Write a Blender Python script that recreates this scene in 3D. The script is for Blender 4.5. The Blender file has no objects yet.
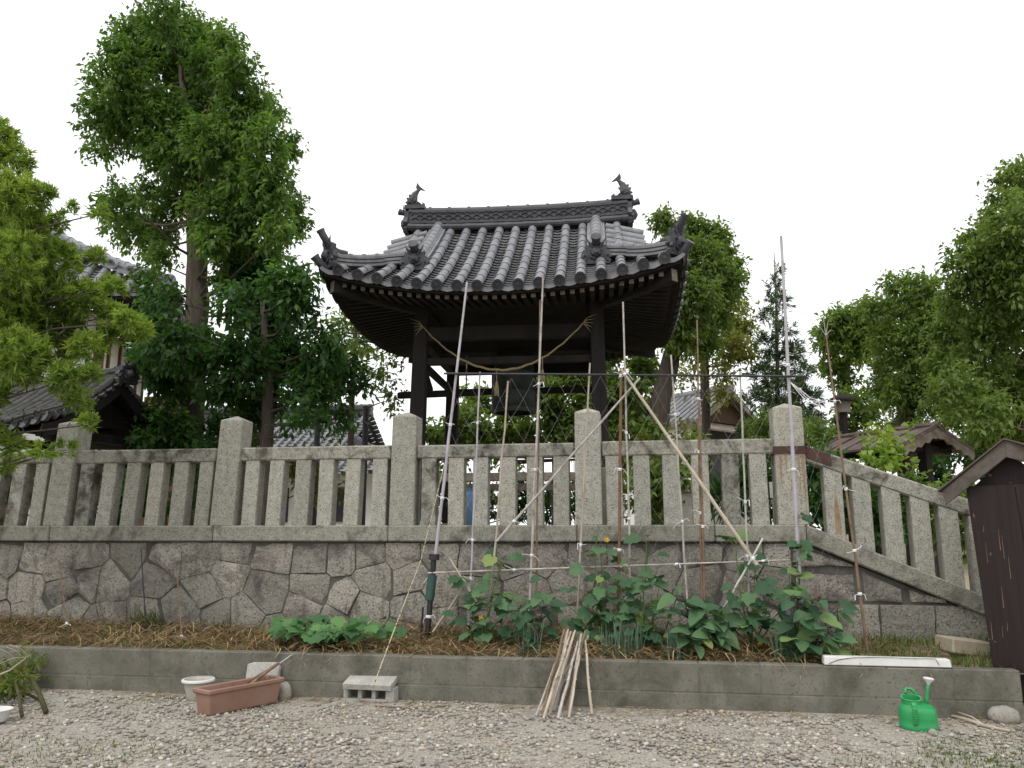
import bpy, bmesh, math, random
import numpy as np
from mathutils import Vector, Matrix, Quaternion
R = math.radians
sin, cos, pi = math.sin, math.cos, math.pi
sc = bpy.context.scene
COL = sc.collection
random.seed(7)

# ------------------------------------------------------------------ camera, sky, sun, exposure
FPX = 800.0
PITCH = R(10.6)
EYE = Vector((0, 0, 1.3))
cd = bpy.data.cameras.new('camera'); cam = bpy.data.objects.new('camera', cd); COL.objects.link(cam)
cam.location = EYE; cam.rotation_euler = (R(90) + PITCH, 0, 0)
cd.sensor_width = 36.0; cd.lens = 36.0 * FPX / 1024.0; cd.clip_start = 0.05; cd.clip_end = 2000
sc.camera = cam
w = bpy.data.worlds.new('World'); sc.world = w; w.use_nodes = True
nt = w.node_tree; nt.nodes.clear()
out = nt.nodes.new('ShaderNodeOutputWorld'); bg = nt.nodes.new('ShaderNodeBackground')
sky = nt.nodes.new('ShaderNodeTexSky'); sky.sky_type = 'NISHITA'; sky.sun_disc = False
SUN_EL, SUN_AZ = R(58), R(-150)          # high, behind the viewer's left shoulder
sky.sun_elevation = SUN_EL; sky.sun_rotation = SUN_AZ; sky.air_density = 1; sky.dust_density = 4
mx = nt.nodes.new('ShaderNodeMix'); mx.data_type = 'RGBA'; mx.inputs['Factor'].default_value = 0.93
tc = nt.nodes.new('ShaderNodeTexCoord'); nz = nt.nodes.new('ShaderNodeTexNoise')
nz.inputs['Scale'].default_value = 2.2; nz.inputs['Detail'].default_value = 4
cr = nt.nodes.new('ShaderNodeValToRGB')
cr.color_ramp.elements[0].position = 0.3; cr.color_ramp.elements[0].color = (0.93, 0.935, 0.955, 1)
cr.color_ramp.elements[1].position = 0.7; cr.color_ramp.elements[1].color = (1.0, 1.0, 1.0, 1)
sca = nt.nodes.new('ShaderNodeVectorMath'); sca.operation = 'SCALE'; sca.inputs['Scale'].default_value = 10.4
L = nt.links.new
L(tc.outputs['Generated'], nz.inputs['Vector']); L(nz.outputs['Fac'], cr.inputs['Fac'])
L(cr.outputs['Color'], sca.inputs[0]); L(sky.outputs['Color'], mx.inputs[6]); L(sca.outputs['Vector'], mx.inputs[7])
L(mx.outputs[2], bg.inputs['Color']); bg.inputs['Strength'].default_value = 0.1
L(bg.outputs[0], out.inputs['Surface'])
sd = bpy.data.lights.new('sun', 'SUN'); so = bpy.data.objects.new('sun', sd); COL.objects.link(so)
sd.energy = 1.0; sd.angle = R(25); sd.color = (1.0, 0.97, 0.92)
sdir = Vector((sin(SUN_AZ) * cos(SUN_EL), cos(SUN_AZ) * cos(SUN_EL), sin(SUN_EL)))
so.rotation_euler = sdir.to_track_quat('Z', 'Y').to_euler(); so.location = sdir * 40
vs = sc.view_settings; vs.view_transform = 'Standard'; vs.look = 'None'; vs.gamma = 1; vs.use_curve_mapping = False
vs.exposure = 0.50
sc.cycles.max_bounces = 6; sc.cycles.diffuse_bounces = 4; sc.cycles.glossy_bounces = 2; sc.cycles.transmission_bounces = 3
sc.cycles.use_denoising = True; sc.cycles.filter_width = 1.5

# ------------------------------------------------------------------ frames
YAW = R(8.75)
U = Vector((cos(YAW), -sin(YAW), 0)); NN = Vector((sin(YAW), cos(YAW), 0)); ZZ = Vector((0, 0, 1))
O = Vector((0, 7.68, 0))                 # a point of the fence's front face line
def W(t, s, z): return O + U * t + NN * s + ZZ * z
MW = Matrix(((U.x, NN.x, 0, O.x), (U.y, NN.y, 0, O.y), (0, 0, 1, 0), (0, 0, 0, 1)))
def ray(px, py):
    dx = (px - 512) / FPX; dv = (384 - py) / FPX; c, s = cos(PITCH), sin(PITCH)
    return Vector((dx, c - dv * s, s + dv * c))
def at(px, py, Y):
    r = ray(px, py); return EYE + r * (Y / r.y)
def onwall(px, py, s=0.0):
    r = ray(px, py); k = (s + (O - EYE).dot(NN)) / r.dot(NN); return EYE + r * k
def onz(px, py, z):
    r = ray(px, py); return EYE + r * ((z - EYE.z) / r.z)
def TSZ(p):
    d = p - O; return d.dot(U), d.dot(NN), p.z

# ------------------------------------------------------------------ mesh collector
class MB:
    def __init__(self): self.v = []; self.f = []; self.mi = []; self.cur = 0
    def add(self, vs_, fs):
        n = len(self.v); self.v += [tuple(p) for p in vs_]
        self.f += [tuple(i + n for i in q) for q in fs]; self.mi += [self.cur] * len(fs)
        return self
    def box(self, lo, hi, M=None):
        x0, y0, z0 = lo; x1, y1, z1 = hi
        p = [Vector(c) for c in ((x0,y0,z0),(x1,y0,z0),(x1,y1,z0),(x0,y1,z0),(x0,y0,z1),(x1,y0,z1),(x1,y1,z1),(x0,y1,z1))]
        if M is not None: p = [M @ q for q in p]
        return self.add(p, ((3,2,1,0),(4,5,6,7),(0,1,5,4),(1,2,6,5),(2,3,7,6),(3,0,4,7)))
    def beam(self, a, b, w_, h_, up=None):
        a = Vector(a); b = Vector(b); d = (b - a).normalized(); up = Vector(up or (0, 0, 1))
        if abs(d.dot(up)) > .98: up = Vector((0, 1, 0))
        x = d.cross(up).normalized() * (w_ / 2); y = x.normalized().cross(d) * (h_ / 2)
        p = [a-x-y, a+x-y, a+x+y, a-x+y, b-x-y, b+x-y, b+x+y, b-x+y]
        return self.add(p, ((0,1,2,3),(7,6,5,4),(0,4,5,1),(1,5,6,2),(2,6,7,3),(3,7,4,0)))
    def tube(self, path, rad, n=8, cap=True):
        path = [Vector(p) for p in path]; m = len(path)
        if not hasattr(rad, '__len__'): rad = [rad] * m
        vs_ = []; ref = None
        for i, p in enumerate(path):
            d = (path[min(i+1, m-1)] - path[max(i-1, 0)]).normalized()
            if ref is None:
                ref = Vector((0, 0, 1)) if abs(d.z) < .9 else Vector((1, 0, 0))
            x = d.cross(ref)
            if x.length < 1e-5: x = d.cross(Vector((0, 1, 0)))
            x.normalize(); y = d.cross(x); ref = x.cross(d)
            for k in range(n):
                a = 2 * pi * k / n
                vs_.append(p + x * (cos(a) * rad[i]) + y * (sin(a) * rad[i]))
        fs = []
        for i in range(m - 1):
            for k in range(n):
                k2 = (k + 1) % n
                fs.append((i*n+k, i*n+k2, (i+1)*n+k2, (i+1)*n+k))
        if cap:
            fs.append(tuple(range(n - 1, -1, -1))); fs.append(tuple((m-1)*n + k for k in range(n)))
        return self.add(vs_, fs)
    def lathe(self, prof, n=24, M=None, cap=False):
        vs_ = []; m = len(prof)
        for r, z in prof:
            for k in range(n):
                a = 2*pi*k/n; p = Vector((r*cos(a), r*sin(a), z)); vs_.append(M @ p if M else p)
        fs = [(i*n+k, i*n+(k+1)%n, (i+1)*n+(k+1)%n, (i+1)*n+k) for i in range(m-1) for k in range(n)]
        if cap: fs.append(tuple(range(n-1,-1,-1))); fs.append(tuple((m-1)*n+k for k in range(n)))
        return self.add(vs_, fs)
    def prism(self, poly, th, M=None):
        """poly in local xz plane, thickness th along y (centred)"""
        n = len(poly)
        p = [Vector((x, -th/2, z)) for x, z in poly] + [Vector((x, th/2, z)) for x, z in poly]
        if M is not None: p = [M @ q for q in p]
        fs = [tuple(range(n)), tuple(range(2*n-1, n-1, -1))] + [(k, k+n, (k+1)%n+n, (k+1)%n) for k in range(n)]
        return self.add(p, fs)
    def grid(self, rows, two=False):
        m = len(rows); n = len(rows[0]); vs_ = [p for r in rows for p in r]
        return self.add(vs_, [(i*n+j, i*n+j+1, (i+1)*n+j+1, (i+1)*n+j) for i in range(m-1) for j in range(n-1)])
    def ball(self, c, r, seg=10, rings=6, jit=0, M=None):
        c = Vector(c); rr = r if hasattr(r, '__len__') else (r, r, r)
        vs_ = []
        for i in range(rings + 1):
            th = pi * i / rings
            for k in range(seg):
                a = 2*pi*k/seg; j = 1 + random.uniform(-jit, jit)
                q = Vector((rr[0]*sin(th)*cos(a)*j, rr[1]*sin(th)*sin(a)*j, rr[2]*cos(th)*j))
                vs_.append(c + (M @ q if M else q))
        fs = [(i*seg+k, (i+1)*seg+k, (i+1)*seg+(k+1)%seg, i*seg+(k+1)%seg) for i in range(rings) for k in range(seg)]
        return self.add(vs_, fs)

def worldloc(o):
    p = Vector((0, 0, 0))
    while o is not None: p += o.location; o = o.parent
    return p
def link(o, parent):
    COL.objects.link(o)
    if parent is not None: o.parent = parent
    return o
def mk(name, mb, mats, parent=None, smooth=False, bevel=0.0, loc=None, auto=None):
    """ONE mesh object from world-space geometry; its origin sits at its thing's base (or its own)."""
    v = mb.v
    if parent is not None: org = worldloc(parent)
    elif loc is not None: org = Vector(loc)
    else:
        a = np.array(v); org = Vector((float(a[:,0].mean()), float(a[:,1].mean()), float(a[:,2].min())))
    me = bpy.data.meshes.new(name)
    me.from_pydata([(p[0]-org.x, p[1]-org.y, p[2]-org.z) for p in v], [], mb.f)
    if not isinstance(mats, (list, tuple)): mats = [mats]
    for m in mats: me.materials.append(m)
    if len(mats) > 1: me.polygons.foreach_set('material_index', mb.mi)
    bm = bmesh.new(); bm.from_mesh(me)
    bmesh.ops.recalc_face_normals(bm, faces=bm.faces)
    if bevel:
        es = [e for e in bm.edges if len(e.link_faces) == 2 and e.calc_face_angle(0) > R(35)]
        bmesh.ops.bevel(bm, geom=es, offset=bevel, segments=1, affect='EDGES', clamp_overlap=True)
    bm.to_mesh(me); bm.free()
    if smooth:
        me.polygons.foreach_set('use_smooth', [True]*len(me.polygons))
        if auto: me.set_sharp_from_angle(angle=R(auto))
    o = bpy.data.objects.new(name, me); link(o, parent)
    if parent is None: o.location = org
    return o
def raw(name, V, F, mats, parent=None, attr=None, loc=None, smooth=False):
    """fast numpy mesh; F is (n,k) ints; attr per-face float 'rnd'"""
    V = np.asarray(V, dtype=np.float32); F = np.asarray(F, dtype=np.int32)
    org = worldloc(parent) if parent is not None else (Vector(loc) if loc is not None else Vector(V.mean(0).tolist()))
    V = V - np.array(org[:], dtype=np.float32)
    me = bpy.data.meshes.new(name); k = F.shape[1]
    me.vertices.add(len(V)); me.vertices.foreach_set('co', V.ravel())
    me.loops.add(F.size); me.loops.foreach_set('vertex_index', F.ravel())
    me.polygons.add(len(F)); me.polygons.foreach_set('loop_start', np.arange(len(F), dtype=np.int32)*k)
    me.update(calc_edges=True)
    if attr is not None:
        at_ = me.attributes.new('rnd', 'FLOAT', 'FACE'); at_.data.foreach_set('value', np.asarray(attr, dtype=np.float32))
    if smooth: me.polygons.foreach_set('use_smooth', [True]*len(me.polygons))
    if not isinstance(mats, (list, tuple)): mats = [mats]
    for m in mats: me.materials.append(m)
    o = bpy.data.objects.new(name, me); link(o, parent)
    if parent is None: o.location = org
    return o
def tag(o, label=None, cat=None, group=None, kind=None):
    if label: o['label'] = label
    if cat: o['category'] = cat
    if group: o['group'] = group
    if kind: o['kind'] = kind
    return o
def thing(name, label, cat, loc, group=None):
    o = bpy.data.objects.new(name, None); link(o, None); o.location = Vector(loc); o.empty_display_size = .2
    return tag(o, label, cat, group)
def frame(org, x, z=(0, 0, 1)):
    x = Vector(x).normalized(); z = Vector(z); y = z.cross(x).normalized(); z = x.cross(y).normalized()
    return Matrix(((x.x, y.x, z.x, org[0]), (x.y, y.y, z.y, org[1]), (x.z, y.z, z.z, org[2]), (0, 0, 0, 1)))

# ------------------------------------------------------------------ materials
def nodes(name, rough=.85, spec=.3):
    m = bpy.data.materials.new(name); m.use_nodes = True; n = m.node_tree
    b = n.nodes['Principled BSDF']; b.inputs['Roughness'].default_value = rough
    b.inputs['Specular IOR Level'].default_value = spec
    return m, n, b
def coord(n, scale=(1, 1, 1), rot=(0, 0, 0), kind='Object'):
    t = n.nodes.new('ShaderNodeTexCoord'); mp = n.nodes.new('ShaderNodeMapping')
    mp.inputs['Scale'].default_value = scale; mp.inputs['Rotation'].default_value = rot
    n.links.new(t.outputs[kind], mp.inputs['Vector']); return mp.outputs['Vector']
def noise(n, vec, scale, detail=4, rough=.6, dist=0):
    x = n.nodes.new('ShaderNodeTexNoise'); x.inputs['Scale'].default_value = scale; x.inputs['Detail'].default_value = detail
    x.inputs['Roughness'].default_value = rough; x.inputs['Distortion'].default_value = dist
    n.links.new(vec, x.inputs['Vector']); return x.outputs['Fac']
def ramp(n, fac, stops):
    r = n.nodes.new('ShaderNodeValToRGB'); e = r.color_ramp.elements
    while len(e) < len(stops): e.new(.5)
    for i, (p, c) in enumerate(stops):
        e[i].position = p; e[i].color = (*c, 1) if len(c) == 3 else c
    n.links.new(fac, r.inputs['Fac']); return r.outputs['Color']
def mixc(n, fac, a, b, mode='MIX'):
    x = n.nodes.new('ShaderNodeMix'); x.data_type = 'RGBA'; x.blend_type = mode
    for sock, val in ((x.inputs[0], fac), (x.inputs[6], a), (x.inputs[7], b)):
        if hasattr(val, 'links') or isinstance(val, bpy.types.NodeSocket): n.links.new(val, sock)
        elif isinstance(val, tuple): sock.default_value = (*val, 1) if len(val) == 3 else val
        else: sock.default_value = val
    return x.outputs[2]
def bump(n, b, h, strength=.3, dist=.01):
    x = n.nodes.new('ShaderNodeBump'); x.inputs['Strength'].default_value = strength; x.inputs['Distance'].default_value = dist
    n.links.new(h, x.inputs['Height']); n.links.new(x.outputs['Normal'], b.inputs['Normal'])
BW = lambda a, c: [(a, (0, 0, 0)), (c, (1, 1, 1))]
def surf(name, c0, c1, scale=6, rough=.85, spec=.3, stain=None, stain_scale=2.5, stain_at=(.5, .7), speck=None, speck_scale=90,
         stretch=(1, 1, 1), bump_s=.3, bump_scale=None, moss=None, moss_at=(.55, .7), speck_at=(.58, .66), objvar=0):
    m, n, b = nodes(name, rough, spec)
    v = coord(n, stretch); p = coord(n)
    c = ramp(n, noise(n, v, scale, 6), [(.3, c0), (.7, c1)])
    if speck: c = mixc(n, ramp(n, noise(n, p, speck_scale, 2), BW(*speck_at)), c, speck)
    if stain: c = mixc(n, ramp(n, noise(n, p, stain_scale, 8, .68, .4), BW(*stain_at)), c, stain)
    if moss: c = mixc(n, ramp(n, noise(n, p, 1.7, 7, .7, .3), BW(*moss_at)), c, moss)
    if objvar:
        oi = n.nodes.new('ShaderNodeObjectInfo'); lo_ = 1-objvar; c = mixc(n, 1.0, c, ramp(n, oi.outputs['Random'], [(0,(lo_,lo_,lo_*.97)),(.5,(.95,.95,.95)),(1,(1,.985,.95))]), 'MULTIPLY')
    n.links.new(c, b.inputs['Base Color'])
    if bump_s: bump(n, b, noise(n, v, bump_scale or scale * 6, 5), bump_s, .01)
    return m
def by_attr(name, stops, rough=.6, spec=.25, trans=0.0, tcol=None, vary=None):
    """colour by the per-face random value of leaves, straws, stones"""
    m, n, b = nodes(name, rough, spec)
    a = n.nodes.new('ShaderNodeAttribute'); a.attribute_name = 'rnd'
    c = ramp(n, a.outputs['Fac'], stops)
    if vary: c = mixc(n, ramp(n, noise(n, coord(n), vary[1], 4), BW(.35, .65)), c, mixc(n, .5, c, vary[0]))
    n.links.new(c, b.inputs['Base Color'])
    if trans:
        t = n.nodes.new('ShaderNodeBsdfTranslucent'); ms = n.nodes.new('ShaderNodeMixShader'); ms.inputs[0].default_value = trans
        n.links.new(mixc(n, 1.0, c, tcol or (1.3, 1.5, .6), 'MULTIPLY'), t.inputs['Color'])
        o = n.nodes['Material Output']
        n.links.new(b.outputs[0], ms.inputs[1]); n.links.new(t.outputs[0], ms.inputs[2]); n.links.new(ms.outputs[0], o.inputs['Surface'])
    return m

GRANITE = surf('granite', (.30,.293,.252), (.45,.44,.385), 16, .9, .2, stain=(.16,.153,.13), stain_scale=3.6, stain_at=(.64,.80), speck=(.13,.128,.112), speck_scale=85, speck_at=(.53,.66), bump_s=.35, bump_scale=60, objvar=.22)
GRANITE_MOSSY = surf('mossy_granite', (.255,.25,.215), (.39,.385,.335), 16, .9, .2, stain=(.085,.078,.064), stain_scale=5.5, stain_at=(.47,.62), speck=(.12,.118,.105), speck_scale=85, speck_at=(.53,.66), bump_s=.35, bump_scale=60, objvar=.22)
COPING = surf('coping_granite', (.235,.23,.19), (.345,.34,.285), 14, .9, .2, stain=(.095,.086,.073), stain_scale=4, stain_at=(.50,.66), speck=(.12,.115,.10), speck_scale=80, speck_at=(.53,.66), bump_s=.35, bump_scale=60, objvar=.2)
MORTAR = surf('mortar', (.075,.07,.062), (.13,.123,.11), 9, .95, .1)
CONCRETE = surf('concrete', (.13,.125,.10), (.215,.205,.17), 3, .92, .15, stain=(.075,.071,.056), stain_scale=2.6, stain_at=(.45,.7), speck=(.12,.115,.10), speck_scale=50, bump_s=.25, bump_scale=80)
CONCRETE_PALE = surf('pale_concrete', (.32,.31,.28), (.46,.45,.41), 8, .92, .15, speck=(.22,.21,.19), bump_s=.3)
PAN_TILE = surf('weathered_pan_tile', (.105,.107,.115), (.205,.207,.215), 5, .65, .35, stain=(.24,.235,.21), stain_scale=7, stain_at=(.5,.72), bump_s=.2, bump_scale=40)
TILE = surf('kawara_tile', (.122,.125,.136), (.235,.24,.255), 3.5, .5, .5, stain=(.30,.305,.315), stain_scale=5, stain_at=(.52,.75), bump_s=.12, bump_scale=40, speck=(.13,.125,.10), speck_scale=14, speck_at=(.6,.72))
TILE_DARK = surf('dark_ridge_tile', (.025,.026,.031), (.065,.067,.075), 5, .55, .45, stain=(.14,.145,.155), stain_scale=6, stain_at=(.6,.8), bump_s=.2, bump_scale=40)
TILE_OLD = surf('old_mossy_tile', (.04,.04,.04), (.09,.09,.083), 5, .75, .25, stain=(.10,.105,.07), stain_scale=5, stain_at=(.5,.7), bump_s=.2)
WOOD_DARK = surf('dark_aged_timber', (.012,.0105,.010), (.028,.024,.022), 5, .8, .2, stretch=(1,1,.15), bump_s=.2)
GABLE_WOOD = surf('aged_plank', (.055,.034,.022), (.10,.064,.042), 6, .85, .15, stretch=(6,6,.4), bump_s=.2)
WOOD_GREY = surf('weathered_timber', (.13,.11,.09), (.24,.21,.18), 6, .85, .2, stretch=(.3,1,1), bump_s=.2, stain=(.09,.07,.055), stain_scale=5)
SHED_BARGE = surf('weathered_barge', (.075,.062,.052), (.15,.13,.11), 6, .85, .2, stretch=(1,1,1), bump_s=.2, stain=(.05,.04,.034), stain_scale=5)
WOOD_BROWN = surf('brown_timber', (.10,.052,.026), (.19,.10,.05), 6, .8, .2, stretch=(1,1,.15), bump_s=.2)
SHED_WOOD = surf('brown_stained_board', (.013,.0075,.0068), (.026,.015,.0135), 7, .6, .3, stretch=(6,6,.25), bump_s=.25, speck=(.16,.11,.08), speck_scale=9, speck_at=(.71,.76))
PLASTER = surf('white_plaster', (.66,.66,.65), (.76,.76,.74), 2, .9, .1, stain=(.5,.49,.46), stain_scale=2, stain_at=(.6,.85), bump_s=.05)
RUST_ROOF = surf('rusty_sheet_roof', (.072,.050,.043), (.12,.083,.072), 5, .7, .3, stain=(.20,.16,.15), stain_scale=4, stain_at=(.5,.7), bump_s=.1)
BARK = surf('bark', (.075,.06,.048), (.16,.13,.105), 7, .95, .1, stretch=(4,4,.5), bump_s=.8, bump_scale=14, moss=(.09,.10,.05), moss_at=(.6,.8))
BARK_DARK = surf('dark_bark', (.05,.042,.035), (.11,.092,.078), 7, .95, .1, stretch=(4,4,.5), bump_s=.8, bump_scale=14)
BRONZE = surf('green_bronze', (.010,.014,.012), (.024,.031,.026), 7, .5, .4, bump_s=.1)
BAMBOO = surf('dry_bamboo', (.34,.29,.22), (.50,.44,.36), 9, .7, .2, stain=(.20,.16,.12), stain_scale=7, stain_at=(.58,.7), stretch=(1,1,.4), bump_s=.05)
BAMBOO_BROWN = surf('brown_bamboo', (.15,.10,.065), (.26,.18,.125), 9, .7, .2, stain=(.11,.075,.055), stain_scale=7, bump_s=.05)
BAMBOO_GREY = surf('grey_bamboo', (.33,.30,.27), (.50,.47,.43), 9, .7, .2, stain=(.22,.18,.15), stain_scale=8, bump_s=.05)
RUSTY_POLE = surf('rusty_brown_pole', (.13,.065,.04), (.22,.12,.075), 20, .7, .3, bump_s=.1)
GREY_POLE = surf('grey_mauve_pipe', (.36,.34,.37), (.47,.45,.48), 8, .5, .35, bump_s=.03, stain=(.3,.28,.28), stain_scale=9)
BLACK_PIPE = surf('black_plastic_pipe', (.012,.014,.016), (.03,.03,.032), 12, .45, .4, bump_s=.03)
GREEN_PIPE = surf('dull_green_pipe', (.02,.06,.045), (.035,.09,.065), 12, .5, .4, bump_s=.03)
TIE = surf('white_tie', (.72,.72,.74), (.82,.82,.83), 20, .5, .3, bump_s=0)
TWINE = surf('grey_twine', (.30,.30,.30), (.42,.42,.42), 20, .7, .2, bump_s=0)
STRAW_ROPE = surf('straw_rope', (.20,.165,.085), (.33,.28,.15), 40, .9, .1, bump_s=.3, bump_scale=120)
TERRACOTTA = surf('terracotta_plastic', (.235,.135,.097), (.30,.178,.135), 6, .65, .25, stain=(.27,.18,.14), stain_scale=5, bump_s=.05)
GREEN_PLASTIC = surf('green_plastic', (.018,.25,.075), (.025,.31,.095), 5, .38, .45, bump_s=.02, stain=(.04,.22,.075), stain_scale=6, speck=(.13,.20,.09), speck_scale=10, speck_at=(.64,.74))
WHITE_PLASTIC = surf('white_plastic', (.56,.56,.54), (.66,.66,.64), 6, .5, .35, stain=(.40,.39,.35), stain_scale=8, stain_at=(.6,.8), bump_s=.03)
ROCK = surf('field_stone', (.24,.22,.19), (.38,.36,.31), 6, .92, .15, speck=(.17,.16,.14), bump_s=.5, bump_scale=18)
IRON = surf('dark_iron', (.02,.02,.03), (.04,.04,.05), 10, .6, .4, bump_s=.05)
BLUE = surf('blue_plastic', (.04,.09,.16), (.055,.12,.21), 6, .5, .4, bump_s=.02)
PAPER = surf('white_paper', (.74,.74,.73), (.8,.8,.79), 10, .9, .1, bump_s=0)
# ------------------------------------------------------------------ ground
GZ = 1.345                                # level of the temple yard behind the wall
def fbm(x, y, s=0):
    return (sin(1.3*x+1.7*y+s)+sin(2.9*x-2.1*y+2*s)*.5+sin(5.3*x+4.7*y+3*s)*.25)/1.75
m, n, b = nodes('yard_earth', .95, .1)
p = coord(n)
c = ramp(n, noise(n, p, 1.2, 8, .7), [(.3, (.20,.165,.12)), (.5, (.27,.245,.20)), (.7, (.34,.32,.275))])
c = mixc(n, ramp(n, noise(n, p, 60, 3), BW(.45,.62)), c, (.40,.38,.35))
c = mixc(n, ramp(n, noise(n, p, 45, 2), BW(.6,.68)), c, (.13,.12,.115))
c = mixc(n, ramp(n, noise(n, p, .9, 6, .7), BW(.60,.74)), c, (.13,.14,.06))
n.links.new(c, b.inputs['Base Color']); bump(n, b, noise(n, p, 50, 4), .6, .02)
EARTH = m
mb = MB()
xs = [-400,-150,-60,-25,-12] + [-9+.45*i for i in range(41)] + [12,25,60,150,400]
ys = [-400,-100,-30,-8,0,2] + [2.6+.3*i for i in range(22)] + [12,30,80,200,600]
mb.grid([[(x, y, (.012*fbm(x*2, y*2) if abs(x) < 10 and 2 < y < 9 else 0)) for x in xs] for y in ys])
tag(mk('gravel_yard_ground', mb, EARTH, smooth=True, loc=(0,0,0)), kind='structure')

TEMPLE_EARTH = surf('temple_yard_sand', (.30,.25,.17), (.40,.34,.24), 2, .95, .1, stain=(.15,.16,.08), stain_scale=.5, stain_at=(.52,.7))
mb = MB()
ts = [-300,-100,-40,-20] + [-14+1.0*i for i in range(15)] + [1.5,2.0,2.5,2.9,3.3,3.8,4.4,5,6,8,11,16,40,120,300]
ss = [.42,.8,1.2,1.8,2.5,3.5,5,7,9,12,16,22,30,45,80,150,400]
def tz(t, s):
    if t <= 2.7: return GZ
    drop = max(0., min(1., (t - 2.7) / 2.2)); fade = max(0., min(1., 1 - (s - 1.5) / 8))
    return GZ - .9 * drop * drop * (3 - 2 * drop) * fade - (.06 if t > 3 else 0)
mb.grid([[W(t, s, tz(t, s)) for t in ts] for s in ss])
tag(mk('temple_yard_ground', mb, TEMPLE_EARTH, smooth=True, loc=W(0,.4,0)), kind='structure')

# ------------------------------------------------------------------ planting bed
BED_SOIL = surf('bed_soil', (.10,.075,.05), (.19,.145,.095), 8, .95, .1, speck=(.26,.20,.12), speck_scale=30, bump_s=.7, bump_scale=40)
def bedz(t, s):
    k = max(0., min(1., (s + 1.0) / .9))
    return .305 + .10 * k + .025 * fbm(t * 2.3, s * 5) + (.03*sin(t*1.1+1) if t < 3 else 0) * k
mb = MB()
mb.grid([[W(-9 + .14 * i, -1.0 + .1 * j, bedz(-9 + .14 * i, -1.0 + .1 * j)) for i in range(105)] for j in range(11)])
tag(mk('planting_bed_soil', mb, BED_SOIL, smooth=True, loc=W(0,-.5,.3)), kind='structure')

# ------------------------------------------------------------------ low concrete block wall
mb = MB()
LW0, LW1 = -9.0, TSZ(onwall(1021, 676, -1.10))[0]
t = LW0; i = 0
rng = random.Random(3)
for course, (z0, z1) in enumerate(((-.05, .119), (.1235, .335))):
    t = LW0 - (.2 if course else 0)
    while t < LW1 - .01:
        t2 = min(t + .45, LW1)
        j = rng.uniform(0, .002)
        mb.box((t + .0012, -1.10 + j, z0), (t2 - .0012, -.98, z1 + (rng.uniform(-.003, .003) if course else 0)), MW)
        t = t2
mb2 = MB(); mb2.box((LW0, -1.0965, -.05), (LW1 - .01, -.985, .325), MW)
root = thing('concrete_block_wall', 'low grey concrete block wall of two courses edging the vegetable bed', 'low wall', W(0, -1.04, 0))
mk('block_course', mb, CONCRETE, root, bevel=.006)
mk('mortar_bed', mb2, CONCRETE, root)

# ------------------------------------------------------------------ stone retaining wall under the fence
CZ0, CZ1 = 1.225, 1.38                    # coping
T_END = TSZ(onwall(806, 528, 0))[0]
SL0 = TSZ(onwall(800, 527, 0)); SL1 = TSZ(onwall(985, 601, 0))
SLOPE = (SL1[2] - SL0[2]) / (SL1[0] - SL0[0])
def slz(t): return CZ1 + SLOPE * (t - T_END)
root = thing('stone_retaining_wall', 'grey retaining wall of polygonal stones with granite coping behind the vegetables', 'stone wall', W(0, .2, 0))
rng = random.Random(11)
def clip(poly, a, b_, c_):
    out_ = []
    for i in range(len(poly)):
        p, q = poly[i], poly[(i + 1) % len(poly)]
        dp, dq = a*p[0]+b_*p[1]-c_, a*q[0]+b_*q[1]-c_
        if dp <= 0: out_.append(p)
        if dp * dq < 0:
            k = dp / (dp - dq); out_.append((p[0]+(q[0]-p[0])*k, p[1]+(q[1]-p[1])*k))
    return out_
seeds = []
x = -9.3
while x < T_END + .4:                      # top row: nearly square dressed stones from the middle on
    seeds.append((x, 1.11 + (rng.uniform(-.02,.02) if x > -2 else rng.uniform(-.14,.05)))); x += rng.uniform(.26, .46)
for row, zc in enumerate((.80, .52, .26)):
    x = -9.3 + .17 * row
    while x < T_END + .4:
        seeds.append((x + rng.uniform(-.10,.10), zc + rng.uniform(-.13,.11))); x += rng.uniform(.27, .52)
STONE = by_attr('wall_stone', [(0,(.27,.255,.22)),(.35,(.34,.325,.275)),(.6,(.40,.38,.32)),(.8,(.36,.325,.285)),(1,(.50,.47,.40))], .92, .15)
n = STONE.node_tree; b = n.nodes['Principled BSDF']; src = b.inputs['Base Color'].links[0].from_socket
p = coord(n)
c = mixc(n, ramp(n, noise(n, p, 60, 3), BW(.50,.68)), src, (.13,.125,.11))
c = mixc(n, ramp(n, noise(n, p, 2.2, 9, .72, .6), BW(.50,.66)), c, (.115,.10,.095))
c = mixc(n, ramp(n, noise(n, p, 7, 6, .7), BW(.60,.74)), c, (.11,.075,.08))
c = mixc(n, ramp(n, noise(n, coord(n, (9,9,.9)), 1.0, 6, .7), BW(.56,.74)), c, (.12,.095,.095))
c = mixc(n, ramp(n, noise(n, p, 1.6, 6, .7), BW(.64,.8)), c, (.16,.165,.09))
n.links.new(c, b.inputs['Base Color']); bump(n, b, noise(n, p, 22, 8, .72), 1.0, .04)
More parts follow.
